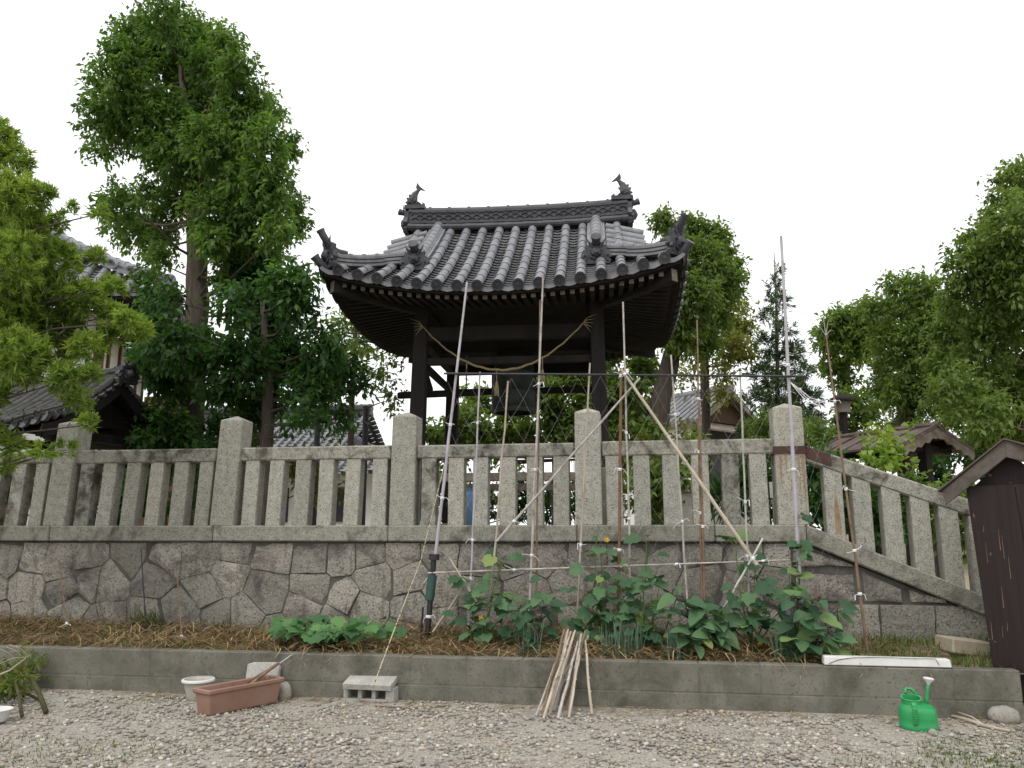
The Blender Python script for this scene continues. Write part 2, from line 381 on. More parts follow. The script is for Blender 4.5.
def stone_face(cell, front, V, F, A, shrink=.006, a=None):
    """a rough stone: inset chamfered face on an outline, domed a little"""
    cx = sum(p[0] for p in cell)/len(cell); cz = sum(p[1] for p in cell)/len(cell)
    pts = []
    for i in range(len(cell)):             # subdivide and jitter the outline
        p, q = cell[i], cell[(i+1) % len(cell)]
        d = math.hypot(q[0]-p[0], q[1]-p[1]); k = max(1, int(d/.09))
        for j in range(k):
            u_ = j/k; pts.append((p[0]+(q[0]-p[0])*u_ + (rng.uniform(-.006,.006) if j else 0), p[1]+(q[1]-p[1])*u_ + (rng.uniform(-.006,.006) if j else 0)))
    n_ = len(pts)
    if n_ < 3: return
    rad = max(.05, min(math.hypot(p[0]-cx, p[1]-cz) for p in pts))
    tilt = (rng.uniform(-.10,.10), rng.uniform(-.10,.10)); base = len(V)
    for inset, dep in ((shrink, .07), (shrink, .010), (shrink+.004, .002), (rad*.5, -.004)):
        for p in pts:
            d = math.hypot(p[0]-cx, p[1]-cz); k = max(.1, (d-inset)/max(d,1e-4))
            x_, z_ = cx+(p[0]-cx)*k, cz+(p[1]-cz)*k
            y_ = front + dep + ((x_-cx)*tilt[0]+(z_-cz)*tilt[1] if dep < .05 else 0) + (rng.uniform(-.004,.004) if dep < .01 else 0)
            V.append(W(x_, y_, z_)[:])
    val = rng.random() if a is None else a
    for r_ in range(3):
        for i in range(n_):
            F.append((base+r_*n_+i, base+r_*n_+(i+1)%n_, base+(r_+1)*n_+(i+1)%n_, base+(r_+1)*n_+i)); A.append(val)
    V.append(W(cx, front-.006, cz)[:]); ci = len(V)-1
    for i in range(n_):
        F.append((base+3*n_+i, base+3*n_+(i+1)%n_, ci, ci)); A.append(val)
def finish(name, V, F, A, mat, parent):
    me = bpy.data.meshes.new(name); org = worldloc(parent)
    me.from_pydata([(p[0]-org.x, p[1]-org.y, p[2]-org.z) for p in V], [], [f if f[2] != f[3] else f[:3] for f in F])
    at_ = me.attributes.new('rnd', 'FLOAT', 'FACE'); at_.data.foreach_set('value', A)
    bm = bmesh.new(); bm.from_mesh(me); bmesh.ops.recalc_face_normals(bm, faces=bm.faces); bm.to_mesh(me); bm.free()
    me.polygons.foreach_set('use_smooth', [True]*len(me.polygons)); me.set_sharp_from_angle(angle=R(50))
    me.materials.append(mat); return link(bpy.data.objects.new(name, me), parent)
V, F, A = [], [], []
for i, s0 in enumerate(seeds):
    cell = [(-9.2, .2), (T_END - .14, .2), (T_END - .14, CZ0 - .012), (-9.2, CZ0 - .012)]
    for j, s1 in enumerate(seeds):
        if i == j: continue
        dx, dz = s1[0]-s0[0], s1[1]-s0[1]
        if dx*dx+dz*dz > 1.6: continue
        cell = clip(cell, dx, dz, (s1[0]**2+s1[1]**2-s0[0]**2-s0[1]**2)/2)
        if len(cell) < 3: break
    if len(cell) >= 3: stone_face(cell, .03, V, F, A, rng.choice((.0005,.0005,.0015,.003,.006)))
finish('masonry', V, F, A, STONE, root)
mb = MB(); mb.box((-9.2, .043, .1), (T_END - .02, .40, CZ0 - .006), MW); mk('wall_core', mb, MORTAR, root)
joints = [-9.2, -6.4] + sorted(TSZ(onwall(px, 533, 0))[0] for px in (50, 213, 388, 577, 715)) + [T_END]
for a_, b_ in zip(joints[:-1], joints[1:]):
    mb = MB(); mb.box((a_+.003, -.02+rng.uniform(0,.006), CZ0), (b_-.003, .36, CZ1), MW)
    mk('coping_stone', mb, COPING, root, bevel=.012)

# sloped wing
root2 = thing('sloped_stone_wall', 'short stone wall with a coping that slopes down beside the brown shed', 'stone wall', W(T_END+.6, .2, 0))
SE = SL1[0] + .9
mb = MB()
Mx = [(T_END+.004, CZ1), (SE, slz(SE)), (SE, slz(SE)-.17), (T_END+.004, CZ1-.17)]
vs_ = [W(a_, -.018, z_) for a_, z_ in Mx] + [W(a_, .34, z_) for a_, z_ in Mx]
mb.add(vs_, ((0,1,2,3),(7,6,5,4),(0,4,5,1),(1,5,6,2),(2,6,7,3),(3,7,4,0)))
mk('sloped_coping', mb, COPING, root2, bevel=.012)
V, F, A = [], [], []
def quad_stone(poly): stone_face(poly, .032, V, F, A, .004)
cols = [T_END-.12, T_END+.42, T_END+.80, T_END+1.16, T_END+1.55, SE]
for i in range(5):
    a_, b_ = cols[i], cols[i+1]; top = lambda t_: min(CZ1, slz(t_)) - .22
    g = .032
    if i == 0:
        zt = .98
        quad_stone([(a_, zt+g), (b_-g, zt+g), (b_-g, max(zt+.05, top(b_))), (a_, CZ0-.03)])
        quad_stone([(a_, .71), (b_-g, .71), (b_-g, zt-g), (a_, zt-g)])
    else:
        zb_ = .71; za, zc = max(zb_+.05, top(a_)), max(zb_+.03, top(b_))
        if zc > zb_+.02: quad_stone([(a_+g, zb_), (b_-g, zb_), (b_-g, zc), (a_+g, za)])
x = T_END - .12
while x < SE:
    x2 = min(SE, x + rng.uniform(.3, .5)); quad_stone([(x+.004, .22), (x2-.004, .22), (x2-.004, .69), (x+.004, .69)]); x = x2
finish('masonry', V, F, A, STONE, root2)
mb = MB(); zz = lambda t_: slz(t_)-.175
vs_ = [W(T_END-.015,.05,.1), W(SE,.05,.1), W(SE,.05,zz(SE)), W(T_END-.015,.05,zz(T_END))]; vs_ += [q + NN*.28 for q in vs_]
mb.add(vs_, ((0,1,2,3),(7,6,5,4),(0,4,5,1),(1,5,6,2),(2,6,7,3),(3,7,4,0))); mk('wall_core', mb, MORTAR, root2)

# ------------------------------------------------------------------ granite fence (posts, rails, balusters)
POST_PX = [(53.2, 525.5), (221, 526), (401, 526.3), (589, 526.5)]
post_t = [TSZ(onwall(px, 525, 0))[0] for px, _ in POST_PX]
p5 = TSZ(onwall(794.5, 523.5, 0))[0]
step = post_t[1]-post_t[0]
post_t = [post_t[0]-3*step, post_t[0]-2*step, post_t[0]-step] + post_t + [p5]
fence = thing('granite_fence', 'long pale granite fence of square posts, rails and balusters along the wall top', 'stone fence', W(0, .12, CZ1))
PW, PD = .125, .24
def fence_lean(t): return .042*max(0., min(1.25, (-t-.6)/2.6))   # the old left bays tilt a little
def post(t, h, mat, w2=PW):
    mb = MB(); z0 = CZ1-.004; z1 = z0+h
    vs_ = [(t-w2, -.004, z0), (t+w2, -.004, z0), (t+w2, PD, z0), (t-w2, PD, z0), (t-w2+.004, 0, z1), (t+w2-.004, 0, z1), (t+w2-.004, PD-.004, z1), (t-w2+.004, PD-.004, z1), (t, PD/2, z1+.055)]
    vs_ = [(q[0]+fence_lean(t)*(q[2]-z0), q[1], q[2]) for q in vs_]
    mb.add([W(*q) for q in vs_], ((3,2,1,0),(0,1,5,4),(1,2,6,5),(2,3,7,6),(3,0,4,7),(4,5,8),(5,6,8),(6,7,8),(7,4,8)))
    return mk('post', mb, mat, fence, bevel=.008)
for i, t in enumerate(post_t):
    post(t, 1.07, GRANITE, .135 if i == len(post_t)-1 else PW)
RZ0, RZ1 = 2.025, 2.16
rng = random.Random(5)
for i in range(len(post_t)-1):
    a_, b_ = post_t[i]+PW+.002, post_t[i+1]-PW-.002
    mb = MB(); mb.box((a_, .035, RZ0+rng.uniform(-.006,.006)), (b_, .20, RZ1+rng.uniform(-.006,.006)), MW); mk('rail', mb, GRANITE_MOSSY, fence, bevel=.014)
    nb = 6; pitch_ = (b_-a_)/nb
    for k in range(nb):
        tc_ = a_ + pitch_*(k+.5) + rng.uniform(-.012,.012); hw = .076+rng.uniform(-.004,.004); dx = rng.uniform(-.006,.006)+fence_lean(tc_)*(RZ0-CZ1)
        if i == len(post_t)-2: tc_ -= .02
        mb = MB()
        vs_ = [(tc_-hw,.045,CZ1-.004),(tc_+hw,.045,CZ1-.004),(tc_+hw,.185,CZ1-.004),(tc_-hw,.185,CZ1-.004)]
        vs_ += [(q[0]+dx, q[1], RZ0+.012) for q in vs_]
        mb.add([W(*q) for q in vs_], ((3,2,1,0),(4,5,6,7),(0,1,5,4),(1,2,6,5),(2,3,7,6),(3,0,4,7)))
        mk('baluster', mb, GRANITE if rng.random() < .93 else GRANITE_MOSSY, fence, bevel=.006)
# sloped balustrade
bal = thing('sloped_granite_balustrade', 'granite balustrade sloping down from the rust-stained post to the brown shed', 'balustrade', W(T_END+.5, .12, CZ1-.2))
r0 = p5 + .138
R0 = TSZ(onwall(806, 445, 0)); R1 = TSZ(onwall(960, 496, .03))
rsl = (R1[2]-R0[2])/(R1[0]-R0[0])
def rz(t): return R0[2] + rsl*(t-R0[0])
mb = MB(); e = SE-.15
prof = [(r0, rz(r0)), (e, rz(e)), (e, rz(e)-.15), (r0, rz(r0)-.15)]
vs_ = [W(a_, .035, z_) for a_, z_ in prof] + [W(a_, .20, z_) for a_, z_ in prof]
mb.add(vs_, ((0,1,2,3),(7,6,5,4),(0,4,5,1),(1,5,6,2),(2,6,7,3),(3,7,4,0))); mk('rail', mb, GRANITE_MOSSY, bal, bevel=.014)
RUST_GRANITE = surf('rust_streaked_granite', (.36,.345,.31), (.50,.48,.43), 5, .9, .2, speck=(.16,.155,.14), speck_scale=70, bump_s=.35, bump_scale=60)
n = RUST_GRANITE.node_tree; b = n.nodes['Principled BSDF']; src = b.inputs['Base Color'].links[0].from_socket
RUST = surf('rust_stain', (.24,.15,.085), (.36,.27,.18), 14, .9, .1, bump_s=.1)
for k, px in enumerate((832, 860, 889, 917, 945, 974, 1003)):
    p_ = TSZ(onwall(px, 500, .045)); t = p_[0] + .02; hw = .078
    z0a, z0b = slz(t-hw)-.004, slz(t+hw)-.004
    mb = MB()
    vs_ = [(t-hw,.045,z0a),(t+hw,.045,z0b),(t+hw,.185,z0b),(t-hw,.185,z0a),(t-hw,.045,rz(t-hw)-.14),(t+hw,.045,rz(t+hw)-.14),(t+hw,.185,rz(t+hw)-.14),(t-hw,.185,rz(t-hw)-.14)]
    mb.add([W(*q) for q in vs_], ((3,2,1,0),(4,5,6,7),(0,1,5,4),(1,2,6,5),(2,3,7,6),(3,0,4,7)))
    o = mk('baluster', mb, GRANITE, bal, bevel=.006)
    if k == 0:
        o['label'] = 'baluster with a long rust streak'
        mb = MB(); zt = rz(t)-.30
        mb.add([W(t+.012+dx, .0435, z_) for dx, z_ in ((0, zt), (.018, zt-.15), (.032, zt-.32), (.028, slz(t)+.02), (-.014, slz(t)+.03), (-.022, zt-.3), (-.012, zt-.15))], ((0,1,2,3,4,5,6),))
        mk('rust_streak', mb, RUST, o)
# iron strap round the corner post
mb = MB(); zs = TSZ(onwall(790, 450, 0))[2]
mb.box((p5-.14, -.012, zs-.035), (p5+.142, -.006, zs+.035), MW); mb.box((p5+.139, -.012, zs-.035), (p5+.145, .26, zs+.035), MW)
mb.box((p5-.145, -.012, zs-.035), (p5-.139, .26, zs+.035), MW)
for k in (0,): 
    a_, b_ = p5+.15, p5+.36
    mb.add([W(a_, .028, rz(a_)-.005), W(b_, .028, rz(b_)-.005), W(b_, .028, rz(b_)-.115), W(a_, .028, rz(a_)-.115), W(a_, .034, rz(a_)-.005), W(b_, .034, rz(b_)-.005), W(b_, .034, rz(b_)-.115), W(a_, .034, rz(a_)-.115)],
           ((0,1,2,3),(7,6,5,4),(0,4,5,1),(1,5,6,2),(2,6,7,3),(3,7,4,0)))
STRAP = surf('rusty_strap', (.045,.022,.02), (.09,.045,.035), 12, .7, .3, bump_s=.2)
mk('iron_strap', mb, STRAP, fence)
mb = MB()
for dx, wd, ln in ((-.09, .012, .33), (-.04, .008, .2), (.03,.007,.26), (.108, .014, .5), (.07,.008,.4)):
    zt = zs-.04
    mb.add([W(p5+dx+a_, -.0085, z_) for a_, z_ in ((-wd, zt), (wd, zt), (wd*.7, zt-ln*.5), (wd*.2, zt-ln), (-wd*.5, zt-ln*.6))], ((0,1,2,3,4),))
mk('rust_streak', mb, RUST, fence)
# ------------------------------------------------------------------ tiled roofs (shared by the bell tower and the small gate)
class Roof:
    def __init__(s, M, A, B, Xg, ze, rise, k1, lift, p=2.2, spacing=.255, r=.068):
        s.M, s.A, s.B, s.Xg, s.ze, s.rise, s.k1, s.lift, s.p, s.sp, s.r = M, A, B, Xg, ze, rise, k1, lift, p, spacing, r
        s.k2 = (rise - k1*B)/(B*B)
    def z(s, side, c, q):
        h = s.A if side in 'fb' else s.B
        return s.ze + s.k1*q + s.k2*q*q + s.lift*min(1.15, abs(c)/h)**s.p*max(0, 1-q/s.B)**2
    def pt(s, side, c, q, dz=0):
        z_ = s.z(side, c, q)+dz
        if side == 'f': return s.M @ Vector((c, -s.B+q, z_))
        if side == 'b': return s.M @ Vector((-c, s.B-q, z_))
        if side == 'r': return s.M @ Vector((s.A-q, c, z_))
        return s.M @ Vector((-s.A+q, -c, z_))
    def qmax(s, side, c):
        c = abs(c)
        if side in 'fb': return s.B if c <= s.Xg else s.A-c
        return min(s.A-s.Xg+.12, s.B-c)
    def rows(s, side):
        h = s.A if side in 'fb' else s.B
        n = int(h/s.sp); return [i*s.sp for i in range(-n, n+1)]
    sides = 'fbrl'
    def tiles(s, mb, seg=.25, pan=.098, n=6):
        for side in s.sides:
            cs = s.rows(side); h = s.A if side in 'fb' else s.B
            for c in cs:                      # round cover tiles, each a slightly tapered barrel
                Q = s.qmax(side, c); q = -.055
                while q < Q-.03:
                    q2 = min(q+seg, Q); rows_ = []
                    for qq, rr in ((q, s.r), (q2, s.r*.90)):
                        a = s.pt(side, c, qq); t1 = s.pt(side, c+.01, qq); d = s.pt(side, c, qq+.01)-a
                        x = (t1-a); x.z *= .3; x.normalize(); up = x.cross(d.normalized()).normalized()
                        if up.z < 0: up = -up
                        rows_.append([a+x*(cos(pi*k/n)*rr)+up*(sin(pi*k/n)*rr*1.05+.022) for k in range(n+1)])
                    mb.cur = 0; mb.grid(rows_)
                    q = q2
                a = s.pt(side, c, -.057, .016); d = (s.pt(side, c, .05)-s.pt(side, c, 0)).normalized()      # end disc
                Mf = frame(a, -d.cross(Vector((0,0,1))), Vector((0,0,1))); up = Vector((0,0,1))
                x = d.cross(up).normalized(); y = x.cross(d).normalized(); N_ = 16
                def ring(r_, off): return [a+x*(cos(2*pi*k/N_)*r_)+y*(sin(2*pi*k/N_)*r_)-d*off for k in range(N_)]
                R_ = [ring(s.r*1.06, -.03), ring(s.r*1.08, .012), ring(s.r*.82, .012), ring(s.r*.78, .0), ring(s.r*.35, .0), ring(s.r*.25, .008)]
                v0 = [p_ for r_ in R_ for p_ in r_]; mb.cur = 2
                mb.add(v0, [(i*N_+k, i*N_+(k+1)%N_, (i+1)*N_+(k+1)%N_, (i+1)*N_+k) for i in range(5) for k in range(N_)]+[tuple(5*N_+k for k in range(N_))])
            ed = [-h]+cs+[h]
            for a_, b_ in zip(ed[:-1], ed[1:]):   # stepped, sagging pan tiles
                if b_-a_ < .03: continue
                cm = (a_+b_)/2; Q = max(s.qmax(side, a_), s.qmax(side, b_)) if abs(cm) <= s.Xg or side in 'rl' else s.qmax(side, min(abs(a_), abs(b_)))
                Q = min(Q, s.B)
                def arc(q, dz):
                    o = []
                    for k in range(5):
                        f = k/4; c = a_+(b_-a_)*f
                        c_ = max(-(h-max(q,0)*1.0)-.0, min(h-max(q,0)*1.0, c)) if abs(cm) > s.Xg or side in 'rl' else c
                        o.append(s.pt(side, c_, q, dz-.042*sin(pi*f)))
                    return o
                q = -.03
                mb.cur = 1; mb.grid([arc(q, -.035), arc(q, .012)])
                while q < Q-.01:
                    q2 = min(q+pan, Q)
                    mb.cur = 1; mb.grid([arc(q+.05, -.045), arc(q, .008), arc(q, .024), arc(q2, -.012)]); q = q2
    def ridge_path(s, side_pts): return side_pts

def stacked_ridge(mb, path, w_, hts, cap_r, up=Vector((0,0,1)), knob=.3, kn=True):
    """a ridge of courses of flat tiles, wide and narrow in turn, under a half-round cap with raised joints"""
    m_ = len(path); z0 = 0
    tang = [(path[min(i+1, m_-1)]-path[max(i-1, 0)]).normalized() for i in range(m_)]
    sidev = [t.cross(up).normalized() for t in tang]
    for k, hh in enumerate(hts):
        ww = w_*(1.0 if k % 2 == 0 else .74)*(1-.03*k)
        rows_ = []
        for i in range(m_):
            a = path[i]+up*z0; b_ = path[i]+up*(z0+hh)
            rows_.append([a-sidev[i]*ww/2, b_-sidev[i]*ww/2, b_+sidev[i]*ww/2, a+sidev[i]*ww/2, a-sidev[i]*ww/2])
        mb.grid(rows_); mb.add(rows_[0][:4], ((0,1,2,3),)); mb.add(rows_[-1][:4], ((3,2,1,0),))
        z0 += hh
    # cap
    L_ = 0; n = 8
    tot = sum((path[i+1]-path[i]).length for i in range(m_-1))
    def at_l(l):
        acc = 0
        for i in range(m_-1):
            d = (path[i+1]-path[i]).length
            if l <= acc+d or i == m_-2: f = (l-acc)/d; return path[i].lerp(path[i+1], f), sidev[i].lerp(sidev[i+1], f).normalized()
            acc += d
    l = 0
    while l < tot-.02:
        l2 = min(l+knob, tot); rows_ = []
        prof = ((l, cap_r*1.16), (min(l+.035, l2), cap_r*1.16), (min(l+.036, l2), cap_r), (l2, cap_r*.97)) if kn else ((l, cap_r*1.08), (l2, cap_r*.95))
        for ll, rr in prof:
            c, sv = at_l(ll); c = c+up*(z0-.004)
            rows_.append([c+sv*(cos(pi*k/n)*rr)+up*(sin(pi*k/n)*rr) for k in range(n+1)])
        mb.grid(rows_); mb.add(rows_[0], (tuple(range(n+1)),)); mb.add(rows_[-1], (tuple(range(n, -1, -1)),))
        l = l2
    return z0

def demon_tile(mb, c, fwd, hgt, wid):
    """ridge-end tile: a lobed plate with scrolls, a boss face, horns, and the round tile that juts out over it"""
    f = Vector(fwd); f.z = 0; f.normalize(); Mo = frame(c, f.cross(Vector((0,0,1))))
    # local x: sideways, y: along (frame's y = z cross x), z up
    yv = Vector((Mo[0][1], Mo[1][1], Mo[2][1])); sg = 1 if yv.dot(f) > 0 else -1
    W2, H = wid/2, hgt
    pl = [(-W2,-.02),(-W2*1.15,.10*H),(-W2*.95,.22*H),(-W2*1.2,.34*H),(-W2*1.05,.55*H),(-W2*.75,.62*H),(-W2*.8,.85*H),(-W2*.55,.80*H),(-W2*.35,.95*H),(0,1.0*H)]
    poly = pl+[(-x_, z_) for x_, z_ in reversed(pl[:-1])]
    mb.prism(poly, .07, Mo)
    for sx in (-1, 1):
        mb.ball(Mo @ Vector((sx*W2*.35, sg*.04, H*.55)), (.022, .02, .02), 8, 5)
        mb.tube([Mo @ Vector((sx*W2*.25, sg*.03, H*.72)), Mo @ Vector((sx*W2*.55, sg*.05, H*.9)), Mo @ Vector((sx*W2*.75, sg*.05, H*1.12))], [.022,.018,.004], 6)
        mb.tube([Mo @ Vector((sx*W2*(.9+.18*cos(a)), sg*.04, H*(.2+.14*sin(a)))) for a in [x*.7 for x in range(8)]], [.022-.0018*i for i in range(8)], 6)
        mb.tube([Mo @ Vector((sx*W2*.1, sg*.045, H*.16)), Mo @ Vector((sx*W2*.45, sg*.05, H*.22)), Mo @ Vector((sx*W2*.55, sg*.045, H*.34))], [.02,.016,.008], 6)
    mb.ball(Mo @ Vector((0, sg*.05, H*.45)), (W2*.42, .05, H*.22), 10, 6, .12)
    mb.ball(Mo @ Vector((0, sg*.09, H*.40)), (.03, .04, .03), 8, 5)
    return Mo, sg

def horn_tile(mb, a, d, up_to, r):
    """the round tile that juts forward and curls up"""
    a = Vector(a); d = Vector(d).normalized()
    pts = [a-d*.12]
    for i in range(7):
        f = i/6; pts.append(a+d*(f*up_to[0])+Vector((0,0,1))*(up_to[1]*f**1.7))
    mb.tube(pts, [r]*len(pts), 12)
    t = (pts[-1]-pts[-2]).normalized(); mb.tube([pts[-1]-t*.02, pts[-1]+t*.012], [r*1.15, r*1.15], 12)

def fish_ornament(mb, c, out_dir, sc_=1.0):
    """a ridge fish standing on its head, tail curled up and in towards the ridge"""
    o = Vector(out_dir).normalized(); z = Vector((0,0,1)); sd_ = o.cross(z)
    P_ = lambda x_, z_, y_=0: c+o*(x_*sc_)+z*(z_*sc_)+sd_*(y_*sc_)
    path = [P_(.13,.02), P_(.10,.07), P_(.07,.13), P_(.055,.19), P_(.03,.25), P_(-.01,.30), P_(-.04,.335)]
    mb.tube(path, [.045*sc_, .085*sc_, .088*sc_, .072*sc_, .052*sc_, .034*sc_, .022*sc_], 10)
    Mo = Matrix(((o.x, sd_.x, 0, c.x), (o.y, sd_.y, 0, c.y), (0, 0, 1, c.z), (0, 0, 0, 1)))
    S = lambda pts: [(x_*sc_, z_*sc_) for x_, z_ in pts]
    mb.prism(S([(-.01,.30),(.015,.37),(-.005,.455),(-.055,.385),(-.15,.30),(-.065,.325),(-.04,.30)]), .03*sc_, Mo)          # forked tail
    mb.prism(S([(.12,.03),(.205,.10),(.165,.13),(.185,.19),(.135,.19),(.145,.25),(.085,.24),(.075,.29),(.04,.26),(.06,.15)]), .02*sc_, Mo)   # spiny back
    for sy in (-1, 1):
        mb.add([P_(.06,.10,sy*.07), P_(.0,.06,sy*.13), P_(-.05,.13,sy*.14), P_(.02,.17,sy*.08), P_(.06,.13,sy*.06)], ((0,1,2,3,4),))
        mb.add([P_(.06,.10,sy*.075), P_(.0,.06,sy*.145), P_(-.05,.13,sy*.155), P_(.02,.17,sy*.09), P_(.06,.13,sy*.07)], ((4,3,2,1,0),))
        mb.ball(P_(.10,.075,sy*.075), .018*sc_, 8, 5)
    mb.box((-.16*sc_,-.1*sc_,-.05*sc_), (.19*sc_,.1*sc_,.02*sc_), Mo)
    mb.tube([P_(-.1,.02), P_(-.13,.06), P_(-.1,.09)], [.03*sc_,.024*sc_,.008*sc_], 6)

# ------------------------------------------------------------------ bell tower
SF = 2.9
tL = TSZ(onwall(418, 400, SF))[0]; tR = TSZ(onwall(594, 400, SF))[0]
BAY = tR-tL; TC = (tL+tR)/2; SCN = SF+BAY/2
MT = MW @ Matrix.Translation((TC, SCN, 0)) @ Matrix.Rotation(R(2.4), 4, 'Z')
A_ = BAY/2+1.09
ZE = TSZ(onwall(540, 283, SCN-A_))[2]
ZR = TSZ(onwall(520, 224, SCN-.1))[2]
tower = thing('bell_tower', 'dark wooden temple bell tower with curved grey tiled roof', 'bell tower', MT @ Vector((0, 0, GZ)))
rf = Roof(MT, A_, A_, 1.58, ZE, ZR-ZE, .60, .33)
mb = MB(); rf.tiles(mb)
for sx in (-1, 1):                              # short verge tiles lying across the gable edges
    for side in 'fb':
        q = rf.A-rf.Xg+.12
        while q < rf.B-.1:
            c = sx*(rf.Xg-.10) if side == 'f' else -sx*(rf.Xg-.10)
            a = rf.pt(side, c, q, .05); e_ = MT.to_3x3() @ Vector((sx, 0, 0)); a = a-e_*.12; b_ = a+e_*.56-Vector((0,0,.14))
            mb.cur = 0; mb.tube([a, b_], [.062, .066], 10); q += .2
mk('roof_tiles', mb, [TILE, PAN_TILE, TILE_DARK], tower, smooth=True, auto=40)
# boards under the tiles
mb = MB()
ZIN = ZE+.12
def under(side, c, q):
    f = min(1, max(0, (q-.04)/1.16)); z_ = (rf.z(side, c, .04)-.105)*(1-f)+ZIN*f
    h = rf.A
    if side == 'f': return MT @ Vector((c, -h+q, z_))
    if side == 'b': return MT @ Vector((-c, h-q, z_))
    if side == 'r': return MT @ Vector((h-q, c, z_))
    return MT @ Vector((-h+q, -c, z_))
for side in 'fbrl':
    N_ = 24
    rows_ = []
    for q in (.04, .3, .6, .9, 1.2):
        rows_.append([under(side, (-1+2*i/N_)*(rf.A-q), q) for i in range(N_+1)])
    mb.grid(rows_)
    # curved eave fascia
    rows_ = []
    for i in range(N_+1):
        c = (-1+2*i/N_)*(rf.A-.04)
        rows_.append([rf.pt(side, c, .015, -.035), rf.pt(side, c, .015, -.115), rf.pt(side, c, .10, -.125), rf.pt(side, c, .10, -.16), rf.pt(side, c, .16, -.16)])
    mb.grid(rows_)
hi = rf.A-1.2
mb.add([MT @ Vector(q) for q in ((-hi,-hi,ZIN+.002),(hi,-hi,ZIN+.002),(hi,hi,ZIN+.002),(-hi,hi,ZIN+.002))], ((0,1,2,3),))
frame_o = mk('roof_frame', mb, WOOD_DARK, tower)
RAFT_END = WOOD_GREY
back = MB()
for side in 'frlb':
    nr = 34; hs = (rf.A-.22)
    for i in range(nr):
        c = (-1+2*(i+.5)/nr)*hs
        Q = min(1.15, rf.A-abs(c)+.02)
        if Q < .3: continue
        m_ = back if side == 'b' else MB()
        a = under(side, c, .13)-Vector((0,0,.04)); b_ = under(side, c, Q)-Vector((0,0,.035))
        m_.beam(a, b_, .058, .066)
        if side == 'b': continue
        m_.mi[:] = [0]*len(m_.f); m_.mi[-6] = 1
        mk('rafter', m_, [WOOD_DARK, RAFT_END], frame_o)
mk('rear_rafters', back, WOOD_DARK, frame_o)['kind'] = 'stuff'
for sx in (-1, 1):
    for sy in (-1, 1):
        mb = MB(); zc_ = rf.z('f', rf.A, 0)
        a = MT @ Vector((sx*(rf.A-.12), sy*(rf.A-.12), zc_-.24)); b_ = MT @ Vector((sx*(BAY/2-.1), sy*(BAY/2-.1), ZIN-.1))
        mb.beam(a, b_, .12, .17); mb.cur = 0; mb.mi[-6] = 1
        mk('hip_rafter', mb, [WOOD_DARK, WOOD_GREY], frame_o, bevel=.008)
# pillars and beams
zt = ZIN-.02
for sx in (-1, 1):
    for sy in (-1, 1):
        mb = MB(); x_, y_ = sx*BAY/2, sy*BAY/2; k = .05
        lo, hi_ = .105, .09
        base = [(x_+sx*k-lo,y_+sy*k-lo,GZ+.12),(x_+sx*k+lo,y_+sy*k-lo,GZ+.12),(x_+sx*k+lo,y_+sy*k+lo,GZ+.12),(x_+sx*k-lo,y_+sy*k+lo,GZ+.12)]
        top = [(x_-hi_,y_-hi_,zt),(x_+hi_,y_-hi_,zt),(x_+hi_,y_+hi_,zt),(x_-hi_,y_+hi_,zt)]
        mb.add([MT @ Vector(q) for q in base+top], ((3,2,1,0),(4,5,6,7),(0,1,5,4),(1,2,6,5),(2,3,7,6),(3,0,4,7)))
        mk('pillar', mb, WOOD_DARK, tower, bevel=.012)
        mb = MB(); mb.lathe([(.24,0),(.24,.07),(.17,.13)], 16, MT @ Matrix.Translation((x_+sx*k, y_+sy*k, GZ-.01)), True); mk('base_stone', mb, ROCK, tower)
def zpx(px, py, s): return TSZ(onwall(px, py, s))[2]
zu = zpx(500, 333, SF); zl = zpx(500, 360.5, SF); zn = zpx(500, 477, SF)
h2 = BAY/2
for (z_, hh, ww, ext) in ((zu, .19, .13, .02), (zl, .10, .08, .0)):
    for sy in (-1, 1):
        mb = MB(); mb.box((-h2-ext, sy*h2-ww/2, z_-hh/2), (h2+ext, sy*h2+ww/2, z_+hh/2), MT); mk('tie_beam', mb, WOOD_DARK, tower, bevel=.008)
        mb = MB(); mb.box((sy*h2-ww/2, -h2-ext, z_-hh/2-.011), (sy*h2+ww/2, h2+ext, z_+hh/2-.013), MT); mk('tie_beam', mb, WOOD_DARK, tower, bevel=.008)
for sy in (-1, 1):
    mb = MB(); mb.box((-h2-.25, sy*h2-.10, zt-.004), (h2+.25, sy*h2+.10, zt+.13), MT); mk('wall_plate', mb, WOOD_DARK, tower, bevel=.01)
    mb = MB(); mb.box((sy*h2-.10, -h2-.27, zt+.002), (sy*h2+.10, h2+.27, zt+.12), MT); mk('wall_plate', mb, WOOD_DARK, tower, bevel=.01)
    mb = MB(); mb.box((-h2, sy*h2-.045, zn-.055), (h2, sy*h2+.045, zn+.055), MT); mk('lower_tie_beam', mb, WOOD_GREY, tower, bevel=.008)
for sx in (-1, 1):
    for sy in (-1,):                             # diagonal struts running back from the front pillars
        mb = MB(); mb.beam(MT @ Vector((sx*h2, -h2+.05, zl-.02)), MT @ Vector((sx*h2, -h2+.62, zl-.30)), .07, .09); mk('brace', mb, WOOD_DARK, tower)
# short slatted screen between the beams and a hanger beam for the bell
mb = MB(); mb.box((-h2, -.12, zu-.02), (h2, .12, zu+.22), MT); mk('bell_beam', mb, WOOD_DARK, tower, bevel=.01)
